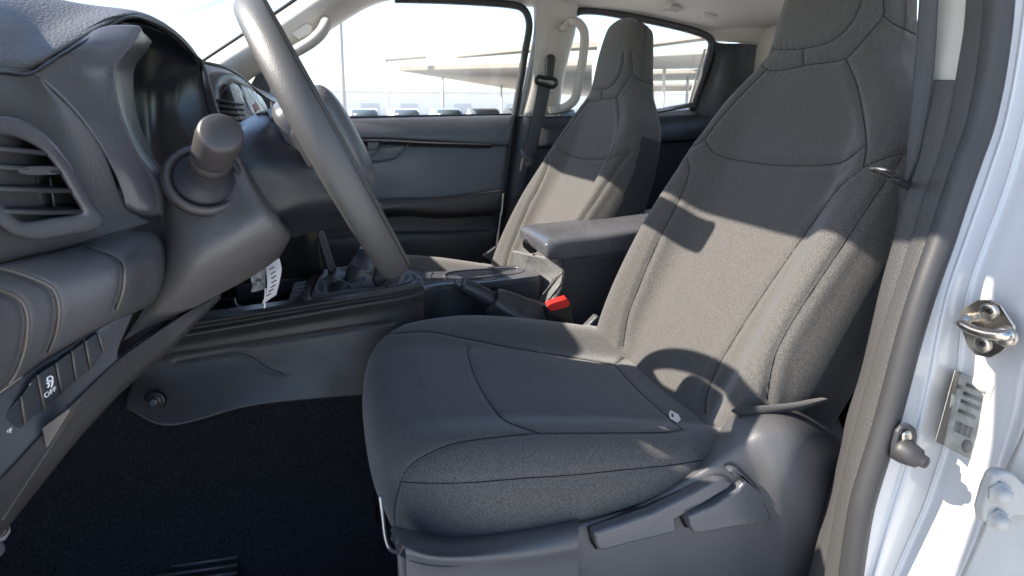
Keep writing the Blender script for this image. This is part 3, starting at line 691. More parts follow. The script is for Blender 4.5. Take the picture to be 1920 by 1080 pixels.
rows = [[(1009, 152, 2.02), (1034, 158, 2.02)], [(1006, 175, 2.02), (1029, 180, 2.02)], [(998, 220, 2.02), (1020, 222, 2.02)], [(988, 265, 2.02), (1010, 267, 2.02)], [(979, 295, 2.02), (1000, 298, 2.02)], [(972, 330, 2.02), (988, 330, 2.02)], [(964, 370, 2.02), (978, 370, 2.02)]]
patch('webbing', [[a, ((a[0]+b[0])/2, (a[1]+b[1])/2, 2.017), b] for a, b in rows], WEB, fb, 40, 6, .0015)
prism('latch_tongue', UU([(978, 291), (1000, 298), (999, 304), (992, 314), (986, 312), (982, 300)], 2.012), (0, -.004, 0), CHR, fb, .001)
prism('tongue_stop', UU([(974, 282), (978, 279), (982, 290), (978, 292)], 2.01), (0, -.006, 0), SIL, fb, .001)
gh = thing('grab_handle', 'pale upright grab handle on the far middle pillar', 'grab handle', U(1040, 210, 2.05))
tube('handle_bar', crom(UU([(1060, 52, 2.06), (1070, 42, 2.03), (1083, 42, 2.0), (1094, 56, 1.995), (1096, 80, 1.995), (1092, 115, 1.995), (1085, 155, 1.995), (1078, 185, 1.998), (1062, 200, 2.01), (1045, 206, 2.06)]), 70), .0155, BEI, gh, n=14)
prism('handle_foot', UU([(1054, 48), (1062, 38), (1078, 37), (1078, 52), (1066, 57), (1056, 56)], 2.02), (0, .04, 0), BEI, gh, .006)
prism('handle_foot', UU([(1034, 200), (1048, 195), (1062, 196), (1060, 210), (1036, 214)], 2.02), (0, .04, 0), BEI, gh, .006)

# ---- far rear door and its window
rr_ = thing('hinged_door', 'dark far rear door with its tapering window, behind the far seat', 'car door', (1.1, 2.08, .6))
rw = [(1040, 216), (1050, 130), (1062, 60), (1090, 24), (1120, 24), (1180, 33), (1290, 57), (1322, 68), (1328, 84), (1322, 110), (1294, 198), (1235, 206), (1130, 214)]
g = prism('window_pane', UU(rw, 2.105), (0, .004, 0), GLS, rr_, 0); g.data.shade_flat()
sweep('window_seal', even(UU([(1078, 24), (1095, 20), (1130, 22), (1180, 31), (1240, 43), (1300, 58), (1330, 72), (1333, 92), (1322, 130), (1304, 180), (1297, 205)], 2.088), 80), circ(.014, 10), RUB, rr_)
sweep('frame_line', even(UU([(1322, 92), (1312, 125), (1298, 170), (1290, 200)], 2.075), 20), circ(.0045, 8), BEI, rr_)
tube('sill_line', UU([(1210, 212, 2.07), (1240, 207, 2.07), (1298, 196, 2.07)]), .009, SIL, rr_)
patch('door_panel', [[(1010, 220, 2.10), (1150, 216, 2.10), (1310, 205, 2.10), (1400, 195, 2.10)], [(1010, 240, 2.06), (1150, 236, 2.06), (1310, 225, 2.06), (1400, 215, 2.06)], [(1010, 275, 2.05), (1150, 270, 2.05), (1310, 260, 2.05), (1400, 250, 2.05)], [(1010, 285, 2.07), (1150, 280, 2.07), (1310, 270, 2.07), (1400, 260, 2.07)], [(1010, 600, 2.07), (1150, 600, 2.07), (1310, 590, 2.07), (1400, 580, 2.07)]], DKP, rr_, 30, 20, .004)
cp = thing('pillar_trim', 'pale rear corner trim over a dark panel behind the far window', 'pillar trim', U(1380, 250, 2.06))
patch('upper_trim', [[(1318, 55, 2.10), (1370, 48, 2.04), (1460, 30, 1.95)], [(1336, 78, 2.10), (1380, 80, 2.06), (1470, 88, 1.98)]], LIN, cp, 8, 16, .006)
patch('lower_trim', [[(1326, 70, 2.10), (1350, 80, 2.08), (1400, 82, 2.05), (1470, 90, 1.98)], [(1334, 110, 2.09), (1350, 110, 2.06), (1400, 110, 2.05), (1470, 110, 1.98)], [(1300, 210, 2.09), (1330, 210, 2.06), (1400, 210, 2.05), (1470, 210, 1.98)], [(1300, 330, 2.09), (1330, 330, 2.06), (1400, 330, 2.05), (1470, 330, 1.98)]], DKP, cp, 20, 16, .004)
rg = thing('grab_handle', 'pale folding grab handle on the roof lining above the far rear window', 'grab handle', U(1300, 40, 2.0))
tube('handle_bar', crom(UU([(1252, 18, 2.0), (1255, 6, 1.97), (1268, -2, 1.95), (1300, -2, 1.95), (1330, 2, 1.95), (1346, 14, 1.96), (1342, 28, 1.99)]), 50), .010, BEI, rg, n=12)
prism('handle_foot', UU([(1249, 16), (1254, 8), (1275, 12), (1282, 20), (1268, 24), (1250, 22)], 1.985), (0, .02, 0), BEI, rg, .004)
prism('handle_foot', UU([(1318, 22), (1330, 18), (1344, 24), (1338, 36), (1322, 32)], 1.985), (0, .02, 0), BEI, rg, .004)

# ---- windscreen, header, mirror (above the frame: they shape the light)
wsn = thing('windscreen', 'clear raked windscreen in front of the dashboard', 'windscreen', (-.4, 1.25, 1.45))
prism('pane', [(-.03, .47, 1.785), (-.03, 2.06, 1.785), (-.80, 2.08, 1.36), (-.80, .44, 1.36)], (.003, 0, -.005), GLS, wsn, 0).data.shade_flat()
box('header', (-.005, 1.26, 1.815), (.06, 1.56, .06), BEI, wsn, .008)
rp = thing('windscreen_pillar', 'white near windscreen pillar and roof rail above the doorway', 'car pillar', (-.4, .42, 1.5))
sweep('pillar_tube', crom([(-.95, .43, 1.28), (-.60, .45, 1.47), (-.30, .465, 1.63), (-.08, .47, 1.73), (.2, .47, 1.77), (.6, .465, 1.76), (.9, .44, 1.73), (1.6, .44, 1.64)], 40), rrect(.06, .15, .02), PNT, rp)
rm = thing('rear_view_mirror', 'black rear view mirror hanging below the windscreen header', 'mirror', (.03, 1.14, 1.63))
box('mirror_shell', (.03, 1.15, 1.680), (.035, .225, .070), BLK, rm, .014, seg=5); tube('mirror_stem', [(.02, 1.17, 1.68), (-.03, 1.2, 1.735)], .012, BLK, rm)
# ------------------------------------------------------------------ centre console
con = thing('centre_console', 'dark grey centre console between the seats with tray and cup holder', 'console', (.3, 1.28, .8))
patch('side_panel', [
    [(250, 618, 1.178), (330, 603, 1.175), (470, 581, 1.175), (620, 557, 1.175), (740, 538, 1.175), (788, 527, 1.19)],
    [(250, 626, 1.162), (330, 612, 1.160), (470, 590, 1.160), (620, 566, 1.160), (740, 547, 1.160), (793, 535, 1.178)],
    [(250, 636, 1.166), (330, 622, 1.164), (470, 599, 1.164), (620, 574, 1.164), (742, 554, 1.164), (795, 542, 1.181)],
    [(250, 648, 1.155), (330, 632, 1.152), (470, 608, 1.152), (620, 582, 1.152), (746, 561, 1.152), (797, 549, 1.175)],
    [(250, 668, 1.160), (330, 652, 1.158), (470, 628, 1.158), (620, 602, 1.158), (746, 580, 1.158), (797, 568, 1.178)],
    [(250, 705, 1.152), (330, 690, 1.152), (470, 668, 1.153), (620, 640, 1.153), (746, 614, 1.154), (797, 602, 1.172)],
    [(240, 740, 1.12), (330, 742, 1.125), (470, 715, 1.135), (620, 692, 1.14), (746, 672, 1.145), (797, 662, 1.165)],
    [(236, 764, 1.10), (318, 798, 1.09), (470, 762, 1.115), (620, 747, 1.125), (746, 738, 1.13), (797, 735, 1.15)]], CNS, con, 90, 70, .006)
cs_ = con.children[0]; ctree = bvh(cs_)
for L in ([(300, 672), (380, 660), (500, 641), (620, 622), (735, 604)], [(330, 678), (400, 666), (440, 661), (470, 668), (500, 688), (530, 700)]):
    q = cast(ctree, L, 40); groove(cs_, [q], .003, .004); ctree = bvh(cs_); tube('panel_joint', cast(ctree, L, 40), .0008, BLK, cs_, n=5)
q = cast(ctree, [(291, 753), (292, 753)], 2)[0]
cl = revolve('panel_clip', q+np.array([0, .004, 0]), (-.1, -1, .1), [(0, .018), (.006, .018), (.008, .016), (.006, .012), (.0085, .008), (.009, 0)], BLK, con, 32)
revolve('clip_head', q+np.array([-.001, -.006, .001]), (-.1, -1, .1), [(0, .008), (.003, .0075), (.004, .004), (.0035, 0)], SMP, cl, 24)
patch('console_rail', [
    [(300, 610, 1.176), (410, 592, 1.176), (530, 575, 1.176), (640, 562, 1.176), (720, 552, 1.178), (762, 545, 1.19), (784, 532, 1.215), (790, 522, 1.26)],
    [(300, 598, 1.212), (410, 580, 1.212), (530, 563, 1.212), (640, 551, 1.212), (715, 542, 1.212), (745, 535, 1.22), (764, 525, 1.245), (770, 518, 1.28)]], SAT, con, 8, 60, .02, bev=.003)
patch('console_rail', [[(440, 536, 1.385), (530, 523, 1.385), (590, 516, 1.385), (660, 508, 1.385)], [(440, 530, 1.40), (530, 518, 1.40), (590, 511, 1.40), (660, 503, 1.40)]], SAT, con, 6, 30, .04, bev=.003)
patch('tray', [
    [(330, 550, 1.39), (440, 535, 1.39), (575, 516, 1.39)],
    [(330, 580, 1.385), (440, 570, 1.385), (572, 556, 1.385)],
    [(300, 640, 1.20), (420, 625, 1.20), (560, 605, 1.20)],
    [(300, 606, 1.188), (420, 590, 1.188), (560, 569, 1.188)]], BLK, con, 30, 20, .004)
tube('tray_wire', crom(UU([(440, 560, 1.3), (444, 572, 1.28), (452, 576, 1.27)]), 16), .0015, SIL, con, n=6)
# switch column
A, B_, C_, D_ = U(536, 574, 1.195), U(568, 569, 1.195), U(578, 526, 1.375), U(551, 530, 1.375)
bil = lambda u_, v_, d=0: (A*(1-u_)+B_*u_)*(1-v_)+(D_*(1-u_)+C_*u_)*v_+np.array([0, 0, d])
sp = prism('switch_panel', [bil(0, 0), bil(1, 0), bil(1, 1), bil(0, 1)], (0, 0, -.03), SMP, con, .003)
for k in range(5):
    v0 = .06+k*.18
    b = prism('switch', [bil(.16, v0, .001), bil(.88, v0, .001), bil(.88, v0+.155, .001), bil(.16, v0+.155, .001)], (0, 0, .0028), DKP, sp, .001, 2)
    if k == 1:
        for u_ in (.42, .6): prism('switch_mark', [bil(u_, v0+.06, .0042), bil(u_+.06, v0+.06, .0042), bil(u_+.06, v0+.085, .0042), bil(u_, v0+.085, .0042)], (0, 0, .0003), WHT, sp, 0)
# shift surround and gaiter
RING = UU([(575, 562, 1.20), (579, 544, 1.26), (587, 526, 1.33), (600, 514, 1.37), (640, 509, 1.385), (700, 504, 1.385), (750, 508, 1.37), (776, 516, 1.33), (788, 527, 1.27), (783, 538, 1.225), (764, 547, 1.203), (700, 556, 1.197), (640, 563, 1.197), (592, 570, 1.193)])
RG = even(RING, 90, True)
sweep('shift_surround', RG, rrect(.020, .016, .007), SAT, con, True, up=(0, 0, 1))
sweep('surround_line', RG*[1, 1, 1]+(RG.mean(0)-RG)*.07+[0, 0, .004], circ(.0016, 6), BLK, con, True)
gl = thing('gear_lever', 'gear lever in a black leatherette gaiter, half hidden by the wheel rim', 'gear lever', RG.mean(0))
TOP = U(697, 462, 1.285); ct = RG.mean(0)
secs = []
def ringat(c, r, n=90, ph=0):
    a = np.arctan2(RG[:, 1]-ct[1], RG[:, 0]-ct[0]); return np.stack([c[0]+r*np.cos(a), c[1]+r*1.0*np.sin(a), np.full(n, c[2])], 1)
lev = lambda f_: ct*(1-f_)+TOP*f_
an = np.arctan2(RG[:, 1]-ct[1], RG[:, 0]-ct[0])
G = [ct+(RG-ct)*.97+[0, 0, -.004], ct+(RG-ct)*.92+[0, 0, .010], ct+(RG-ct)*.82+[0, 0, .014+0.0]]
mid_ = ct+(RG-ct)*.62; mid_ = mid_+np.stack([.006*np.sin(an*3+1), .006*np.cos(an*4), .002+.010*np.sin(an*3)], 1); G.append(mid_)
G.append(ringat(lev(.10), .050)+np.stack([.006*np.cos(an*5), .005*np.sin(an*4), -.004+.010*np.sin(an*2+.6)], 1))
G.append(ringat(lev(.22), .042)+np.stack([.004*np.cos(an*4+1), .004*np.sin(an*3), .006*np.sin(an*3)], 1))
G.append(ringat(lev(.45), .037)+np.stack([.003*np.cos(an*3), 0*an, .008*np.sin(an*2)], 1))
G.append(ringat(lev(.62), .034)+np.stack([.003*np.cos(an*2), 0*an, .006*np.cos(an*2)], 1))
G.append(ringat(lev(.80), .028)); G.append(ringat(lev(.97), .025)); G.append(ringat(lev(1.0), .021)); G.append(ringat(lev(1.02), .012))
grid('gaiter', crom(np.array(G), 90), LEA, gl, cv=True, caps=True)
tube('gaiter_seam', crom(np.array([g[70] for g in G]), 60)+[0, -.001, .0005], .0012, THR, gl, n=5)
tube('shaft', [lev(.95), lev(1.12)+np.array([.004, 0, 0])], .009, BLK, gl)
revolve('knob', lev(1.1), (.1, 0, 1), [(0, .010), (.008, .014), (.02, .018), (.03, .017), (.037, .01), (.04, 0)], DKP, gl, 24)
# rear deck with cup holder
patch('rear_deck', [
    [(785, 552, 1.192), (812, 537, 1.22), (840, 533, 1.235), (905, 530, 1.245), (1010, 517, 1.25)],
    [(780, 540, 1.215), (812, 530, 1.245), (840, 527, 1.26), (905, 524, 1.27), (1010, 512, 1.27)],
    [(772, 515, 1.34), (800, 514, 1.36), (840, 511, 1.37), (905, 506, 1.38), (990, 500, 1.38)],
    [(765, 510, 1.39), (800, 510, 1.39), (840, 508, 1.39), (905, 503, 1.395), (990, 496, 1.395)]], SAT, con, 24, 40, .012, bev=.003)
tube('deck_joint', crom(UU([(812, 512, 1.375), (808, 519, 1.33), (813, 527, 1.27), (830, 532, 1.245)])+[0, 0, .0015], 24), .0012, BLK, con, n=6)
cup = UU([(833, 520, 1.32), (845, 513, 1.36), (880, 509, 1.375), (930, 506, 1.378), (966, 504, 1.37), (980, 508, 1.34), (974, 515, 1.30), (930, 520, 1.285), (880, 525, 1.275), (848, 527, 1.275)])
cpc = even(cup, 50, True); ch = sweep('cup_holder', cpc+[0, 0, .003], rrect(.006, .006, .002), SMP, con, True, up=(0, 0, 1))
grid('cup_well', [cpc+[0, 0, .004], cpc*[1, 1, 1]+[0, 0, .002]+(cpc.mean(0)-cpc)*.05, cpc+[0, 0, .0015]+(cpc.mean(0)-cpc)*.3, cpc+[0, 0, .0013]+(cpc.mean(0)-cpc)*.97], BLK, ch, cv=True)
patch('rear_side', [
    [(783, 556, 1.195), (812, 541, 1.222), (840, 537, 1.237), (905, 534, 1.247), (1015, 520, 1.252)],
    [(783, 600, 1.185), (812, 590, 1.215), (840, 580, 1.23), (905, 580, 1.243), (1015, 575, 1.248)],
    [(783, 720, 1.17), (812, 720, 1.19), (840, 720, 1.20), (905, 720, 1.21), (1015, 720, 1.22)]], DKP, con, 20, 40, .004)
# storage box with padded lid
BXF = M('box_front_grey', (.12, .12, .12), .35, .5, bump=[('noise', 45, .8, .006)])  # even grey for the box front and its folds, paler than console plastic
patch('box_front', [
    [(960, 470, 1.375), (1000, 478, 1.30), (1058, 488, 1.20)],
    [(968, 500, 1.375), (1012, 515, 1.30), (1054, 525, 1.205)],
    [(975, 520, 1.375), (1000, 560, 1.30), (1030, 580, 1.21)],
    [(960, 600, 1.375), (990, 640, 1.30), (1020, 660, 1.21)]], BXF, con, 24, 24, .004)
patch('box_side', [
    [(1056, 484, 1.192), (1100, 482, 1.19), (1180, 472, 1.19)],
    [(1054, 530, 1.195), (1100, 530, 1.193), (1180, 530, 1.193)],
    [(1030, 590, 1.20), (1100, 600, 1.197), (1180, 600, 1.197)],
    [(1020, 700, 1.20), (1100, 700, 1.197), (1180, 700, 1.197)]], DKP, con, 24, 20, .006)
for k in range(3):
    tube('front_fold', crom(UU([(1052-k*7, 510+k*4, 1.2), (1035-k*4, 532+k*3, 1.215), (1018-k*2, 556, 1.23), (1004, 578+k*2, 1.235)])+[0, -.004, 0], 20), .0022-.0004*k, BXF, con, n=6)
lid = [ (.432, .10), (.436, .55), (.445, .80), (.465, .95), (.50, 1.0), (.58, 1.0), (.70, 1.0), (.80, 1.0)]
prof = rrect(.195, .052, .014, 5)
G = []
for x, s in lid:
    zc = 1.103+.012*(x-.43)/.3
    G.append(np.stack([np.full(len(prof), x), 1.283+prof[:, 0]*(.9+.1*s), zc+.014*(1-s)+prof[:, 1]*s], 1))
G = crom(np.array(G), 60)
# shallow dish in the lid, higher towards the back
d = np.exp(-((G[:, :, 1]-1.283)/.07)**2)*sstep(.45, .56, G[:, :, 0]); up = sstep(.0, .02, G[:, :, 2]-1.105)
G[:, :, 2] += (.010*sstep(.5, .75, G[:, :, 0])-.005*d)*up
l_ = grid('armrest_lid', G, SAT, con, cv=True, caps=True)
prism('lid_latch', UU([(978, 452), (1000, 462), (1006, 474), (994, 476), (980, 464)], 1.30), (.02, .03, 0), BLK, l_, .003)
# parking brake
pb = thing('parking_brake', 'black parking brake lever with leatherette gaiter beside the console', 'brake lever', U(960, 620, 1.17))
tube('grip', crom(UU([(866, 534, 1.195), (885, 543, 1.19), (910, 556, 1.185), (938, 572, 1.18)]), 24), .0165, DKP, pb, n=16, scale=np.interp(np.linspace(0, 1, 24), [0, .06, .5, 1], [.75, .95, 1.05, 1.1]))
tube('button', UU([(854, 529, 1.20), (868, 535, 1.197)]), .0095, SMP, pb, n=14)
P = crom(UU([(922, 562, 1.182), (945, 578, 1.178), (975, 598, 1.172), (1005, 618, 1.165), (1035, 640, 1.16)]), 60)
tt = np.linspace(0, 1, 60)
sweep('gaiter', P, circ(.031, 40)*(1+.05*np.sin(np.arange(40)*.9))[:, None], LEA, pb, scale=np.interp(tt, [0, .03, .3, .6, .8, 1], [.8, .95, 1.3, 1.7, 2.0, 2.1])+.05*np.sin(tt*26)*tt)
tube('gaiter_hem', even(P[0]+np.array([[0, 0, 0]])+np.array([[.013*math.cos(a)*.6, .026*math.sin(a), .024*math.cos(a)] for a in np.linspace(0, 2*math.pi, 20, endpoint=False)]), 40, True), .0025, THR, pb, closed=True, n=6)
# hang tag and key bag below the column
tg = thing('paper_tag', 'curled white paper tag hanging below the steering column', 'tag', U(505, 570, 1.0))
patch('paper', [[(497, 498, 1.02), (512, 488, 1.02), (524, 484, 1.02)], [(500, 520, 1.005), (516, 512, 1.005), (528, 505, 1.01)], [(500, 545, 1.0), (512, 538, 1.0), (524, 530, 1.005)], [(491, 571, 1.01), (503, 563, 1.01), (518, 553, 1.01)]], PAP, tg, 24, 12, .0006)
for k in range(7):
    y = 502+k*8.2; x0_ = 506+math.sin(k*.6)*4-(k > 4)*(k-4)*2
    tube('print_line', UU([(x0_, y+1, 1.0012), (x0_+9, y-4.5, 1.0012)])-[0, .010, 0], .0009, INK, tg, n=5)
kb = thing('key_bag', 'crumpled clear plastic bag with a key below the steering column', 'bag', U(485, 548, 1.03))
patch('film', [[(474, 507, 1.04), (486, 503, 1.03), (498, 500, 1.04)], [(471, 520, 1.03), (484, 518, 1.04), (497, 518, 1.03)], [(472, 534, 1.04), (485, 532, 1.025), (498, 535, 1.04)], [(471, 548, 1.03), (484, 546, 1.035), (496, 541, 1.03)]], M('crinkled_film', (.35, .36, .38), .12, .8, bump=[('noise', 90, 1, .01)]), kb, 24, 24, .0006)
prism('key_blade', UU([(496, 540), (500, 541), (498, 578), (494, 579)], 1.028), (0, .002, 0), SIL, kb, .0006)
# ------------------------------------------------------------------ dashboard
da = thing('dashboard', 'dark grey grained dashboard with instrument hood and side air vent', 'dashboard', (-.35, .8, .8))
lip = UU([(-90, 120, .50), (0, 125, .575), (57, 128, .63), (120, 90, .685), (185, 54, .745), (240, 25, .80), (285, 35, .87), (330, 63, .945), (366, 102, 1.02), (374, 118, 1.045)])
r1 = UU([(-90, 60, .555), (0, 64, .63), (45, 70, .69), (105, 44, .745), (172, 22, .80), (238, 12, .85), (286, 27, .91), (334, 56, .975), (369, 95, 1.045), (378, 116, 1.06)])
r2 = np.concatenate([UU([(-90, 2, .625), (0, 6, .70), (42, 10, .76), (100, 4, .80), (168, 8, .84)]), r1[5:]+[-.05, 0, 0]])
r3 = r2+np.array([.045, .045, .04, .03, .015, -.002, -.004, -.004, -.004, -.004])[:, None]*[0, 0, 1]+[-.11, .01, 0]
r4 = r3+[-.4, 0, -.12]
mid = (lip+r1)/2+np.array([-.001, -.001, .001])
patch('top_pad', [lip+np.array([-.006, .004, -.004]), lip, mid, r1, r2, r3, r4], PAD, da, 90, 140, .006, world=True, relax=120)
tube('pad_seam', crom(lip+np.array([.001, -.001, -.004]), 90), .0016, BLK, da, n=6)
patch('hood_leg', [
    [(165, 62, .735), (205, 48, .755), (258, 48, .768), (268, 60, .775), (285, 78, .83)],
    [(118, 94, .69), (180, 80, .72), (240, 82, .74), (256, 82, .755), (275, 95, .83)],
    [(66, 131, .645), (140, 120, .69), (212, 118, .717), (228, 118, .733), (255, 122, .82)],
    [(86, 152, .652), (150, 150, .69), (208, 150, .712), (222, 150, .728), (250, 152, .82)],
    [(118, 181, .66), (172, 188, .69), (214, 192, .71), (229, 194, .727), (255, 200, .82)],
    [(155, 222, .668), (200, 232, .692), (228, 238, .71), (244, 242, .727), (268, 248, .82)],
    [(190, 273, .678), (225, 282, .695), (250, 286, .712), (266, 289, .73), (288, 292, .82)],
    [(215, 322, .688), (248, 326, .70), (274, 324, .715), (291, 322, .732), (308, 322, .82)],
    [(230, 362, .695), (260, 366, .703), (288, 362, .716), (308, 356, .734), (325, 350, .82)],
    [(236, 388, .70), (262, 394, .705), (290, 392, .715), (312, 388, .735), (335, 380, .82)],
    [(246, 398, .712), (268, 404, .715), (292, 404, .722), (314, 402, .74), (335, 400, .82)]], SMP, da, 120, 60, .004)
patch('instrument_binnacle', [
    [(225, 40, .84), (270, 44, .90), (325, 70, .965), (364, 106, 1.015), (381, 120, 1.04)],
    [(215, 90, .86), (270, 95, .95), (325, 105, 1.0), (370, 130, 1.03), (388, 142, 1.045)],
    [(210, 160, .87), (270, 165, .97), (325, 170, 1.01), (375, 180, 1.03), (402, 185, 1.045)],
    [(220, 250, .87), (275, 252, .96), (330, 250, 1.0), (385, 245, 1.02), (420, 240, 1.04)],
    [(240, 345, .86), (290, 345, .93), (340, 345, .97), (400, 335, 1.0), (450, 320, 1.03)]], M('instrument_lens', (.010, .013, .018), .22, .5, bump=[('noise', 8, .1, .01)]), da, 40, 40, .004)
tube('binnacle_edge', crom(UU([(366, 103, 1.018), (380, 119, 1.035), (392, 155, 1.035), (404, 195, 1.03), (413, 222, 1.03)]), 30), .0022, SMP, da, n=8)
prism('card_corner', UU([(221, 140), (235, 146), (222, 159)], .80), (0, .001, 0), PAP, da, 0)
patch('end_panel', [
    [(-90, 122, .51), (0, 127, .58), (58, 131, .64), (70, 134, .648)],
    [(-90, 160, .50), (0, 160, .57), (70, 162, .642), (95, 166, .656)],
    [(-90, 200, .50), (0, 200, .565), (90, 205, .645), (143, 214, .666)],
    [(-90, 280, .50), (0, 280, .565), (110, 282, .65), (192, 280, .682)],
    [(-90, 380, .50), (0, 380, .565), (130, 378, .65), (232, 382, .700)],
    [(-90, 450, .50), (0, 450, .565), (130, 428, .645), (258, 402, .712)],
    [(-90, 510, .505), (0, 492, .57), (130, 462, .645), (284, 416, .72)]], PLA, da, 60, 60, .004)
vt = thing('air_vent', 'rounded side air vent with horizontal slats at the left edge', 'air vent', U(60, 420, .58))
yv = lambda x: .558+.00044*x
vo = [(-70, 200), (-10, 216), (40, 226), (90, 258), (138, 318), (172, 378), (194, 410), (180, 428), (130, 438), (75, 447), (30, 440), (-10, 415), (-70, 370)]
vi = [(-70, 240), (-10, 249), (35, 258), (75, 280), (108, 318), (135, 365), (151, 393), (138, 403), (100, 409), (55, 416), (34, 412), (5, 385), (-70, 345)]
vm = [((a[0]*.45+b[0]*.55), (a[1]*.45+b[1]*.55)) for a, b in zip(vo, vi)]
def vr(L, dy): return even(UU([(x, y, yv(x)+dy) for x, y in L]), 120, True)
grid('vent_bezel', crom(np.array([vr(vo, .012), vr(vo, -.004), vr(vm, -.008), vr(vi, -.003), vr(vi, .010), vr([(x*.97, y) for x, y in vi], .06)]), 36), SMP, vt, cv=True)
patch('vent_duct', [[(-90, 235, .62), (60, 240, .65), (170, 260, .69)], [(-90, 330, .62), (60, 330, .65), (170, 330, .69)], [(-90, 430, .62), (60, 430, .65), (170, 430, .69)]], BLK, vt, 6, 6, .003)
slp = rrect(.030, .0042, .0018, 3)
for x1, ya, yb in ((78, 268, 284), (108, 302, 319), (128, 345, 352), (146, 388, 391)):
    sweep('slat', UU([(-80, ya, yv(-80)+.016), (x1*.4, (ya+yb)/2+3, yv(x1*.4)+.014), (x1+6, yb, yv(x1)+.016)]), slp, DKP, vt, up=(0.2, 0, 1))
prism('slat_tab', UU([(34, 314, .566), (60, 313, .578), (104, 318, .598), (112, 323, .602), (104, 328, .598), (60, 329, .578), (34, 325, .566)]), (.004, .014, 0), SMP, vt, .002)
for x in (20, 44, 68, 92): prism('vane', UU([(x, 335, .61), (x+3, 335, .61), (x+14, 410, .62), (x+11, 410, .62)]), (-.01, .03, 0), SMP, vt, 0)
# rolled lower pad and its joints
lp_ = patch('lower_pad', [
    [(-90, 520, .515), (0, 500, .58), (90, 480, .63), (165, 462, .665), (240, 443, .70), (282, 440, .725), (300, 446, .75)],
    [(-90, 518, .495), (0, 497, .555), (90, 477, .605), (167, 458, .645), (242, 438, .685), (284, 437, .708), (304, 446, .735)],
    [(-90, 545, .485), (0, 522, .54), (95, 502, .585), (192, 474, .625), (264, 453, .67), (296, 455, .695), (312, 465, .73)],
    [(-90, 590, .475), (0, 562, .53), (105, 540, .575), (220, 500, .612), (278, 488, .658), (302, 490, .69), (316, 500, .73)],
    [(-90, 650, .475), (0, 620, .53), (110, 590, .575), (228, 540, .612), (274, 528, .658), (298, 526, .69), (312, 530, .73)],
    [(-90, 730, .48), (0, 692, .535), (95, 652, .585), (214, 588, .622), (256, 572, .662), (284, 562, .70), (300, 560, .735)],
    [(-90, 790, .495), (0, 735, .55), (86, 674, .60), (202, 606, .638), (240, 592, .675), (266, 580, .715), (285, 575, .74)]], PLA, da, 80, 110, .004)
for L in ([(160, 461), (190, 470), (215, 481), (228, 494), (230, 515), (227, 545), (215, 580)], [(-20, 500), (20, 508), (60, 522), (92, 538), (104, 560), (107, 590), (100, 630), (88, 660)], [(-20, 540), (10, 548), (32, 560), (44, 578), (48, 610), (42, 655), (28, 695), (12, 720)]):
    tr = bvh(lp_); q = cast(tr, L, 50); groove(lp_, [q], .003, .0035); tr = bvh(lp_)
    tube('panel_joint', cast(tr, L, 50), .0007, BLK, lp_, n=5); tube('joint_highlight', cast(tr, [(x+4, y+1) for x, y in L], 50), .0016, M('light_brown', (.10, .09, .08), .35, .5), lp_, n=6)  # pale tube imitates the bright highlight along each joint's edge
# switch strip and knee panel
patch('switch_strip', [
    [(-90, 800, .50), (0, 740, .55), (90, 675, .602), (205, 606, .642), (250, 588, .675)],
    [(-90, 930, .488), (0, 862, .54), (78, 790, .582), (155, 715, .622), (222, 655, .66)],
    [(-90, 980, .485), (0, 912, .535), (90, 818, .58), (168, 738, .622), (226, 680, .66)]], SMP, da, 30, 60, .004)
kp = patch('knee_panel', [
    [(-90, 968, .483), (0, 900, .533), (88, 808, .578), (165, 730, .62), (226, 672, .658), (300, 620, .70), (360, 580, .735), (413, 547, .77)],
    [(-90, 1020, .478), (0, 945, .528), (85, 850, .573), (165, 765, .615), (235, 700, .655), (308, 640, .70), (368, 588, .735), (414, 551, .77)],
    [(-90, 1080, .48), (0, 1000, .53), (75, 908, .575), (160, 805, .617), (240, 722, .66), (312, 660, .705), (372, 598, .74), (414, 556, .775)],
    [(-90, 1085, .52), (0, 1005, .57), (75, 912, .615), (160, 808, .657), (240, 725, .70), (312, 664, .745), (372, 602, .78), (414, 560, .81)]], CNS, da, 40, 80, .004)
tr = bvh(kp); tube('panel_joint', cast(tr, [(4, 975), (60, 890), (120, 800), (150, 750), (168, 722)], 40), .0007, M('light_brown', (.1, .09, .08)), kp, n=5)
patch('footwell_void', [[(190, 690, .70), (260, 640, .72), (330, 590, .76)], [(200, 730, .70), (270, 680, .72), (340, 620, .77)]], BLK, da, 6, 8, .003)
prism('bonnet_release', UU([(78, 803), (128, 766), (131, 771), (88, 840), (84, 838)], .572), (.002, .02, 0), M('light_brown', (.1, .09, .08)), da, .002)
swp = lambda L: UU([(x, y, .5535+.00043*x-.006) for x, y in L])
LN = [((4, 783), (14, 836)), ((38, 743), (47, 798)), ((69, 703), (83, 768)), ((104, 680), (116, 740)), ((134, 658), (143, 716)), ((159, 639), (170, 695)), ((183, 622), (194, 662))]
sws = []
for k in range(6):
    (a, b), (c, d_) = LN[k], LN[k+1]
    s = prism('blank_switch' if k != 2 else 'stability_switch', swp([(a[0]+2, a[1]), (c[0]-2, c[1]+3), (d_[0]-2, d_[1]), (b[0]+2, b[1]-3)]), (-.004, .012, 0), DKP, da, .0015, 2)
    tube('switch_gap', swp([(c[0]+1, c[1]), (d_[0]+1, d_[1])]), .0010, M('light_brown', (.1, .09, .08)), s, n=5); sws.append(s)
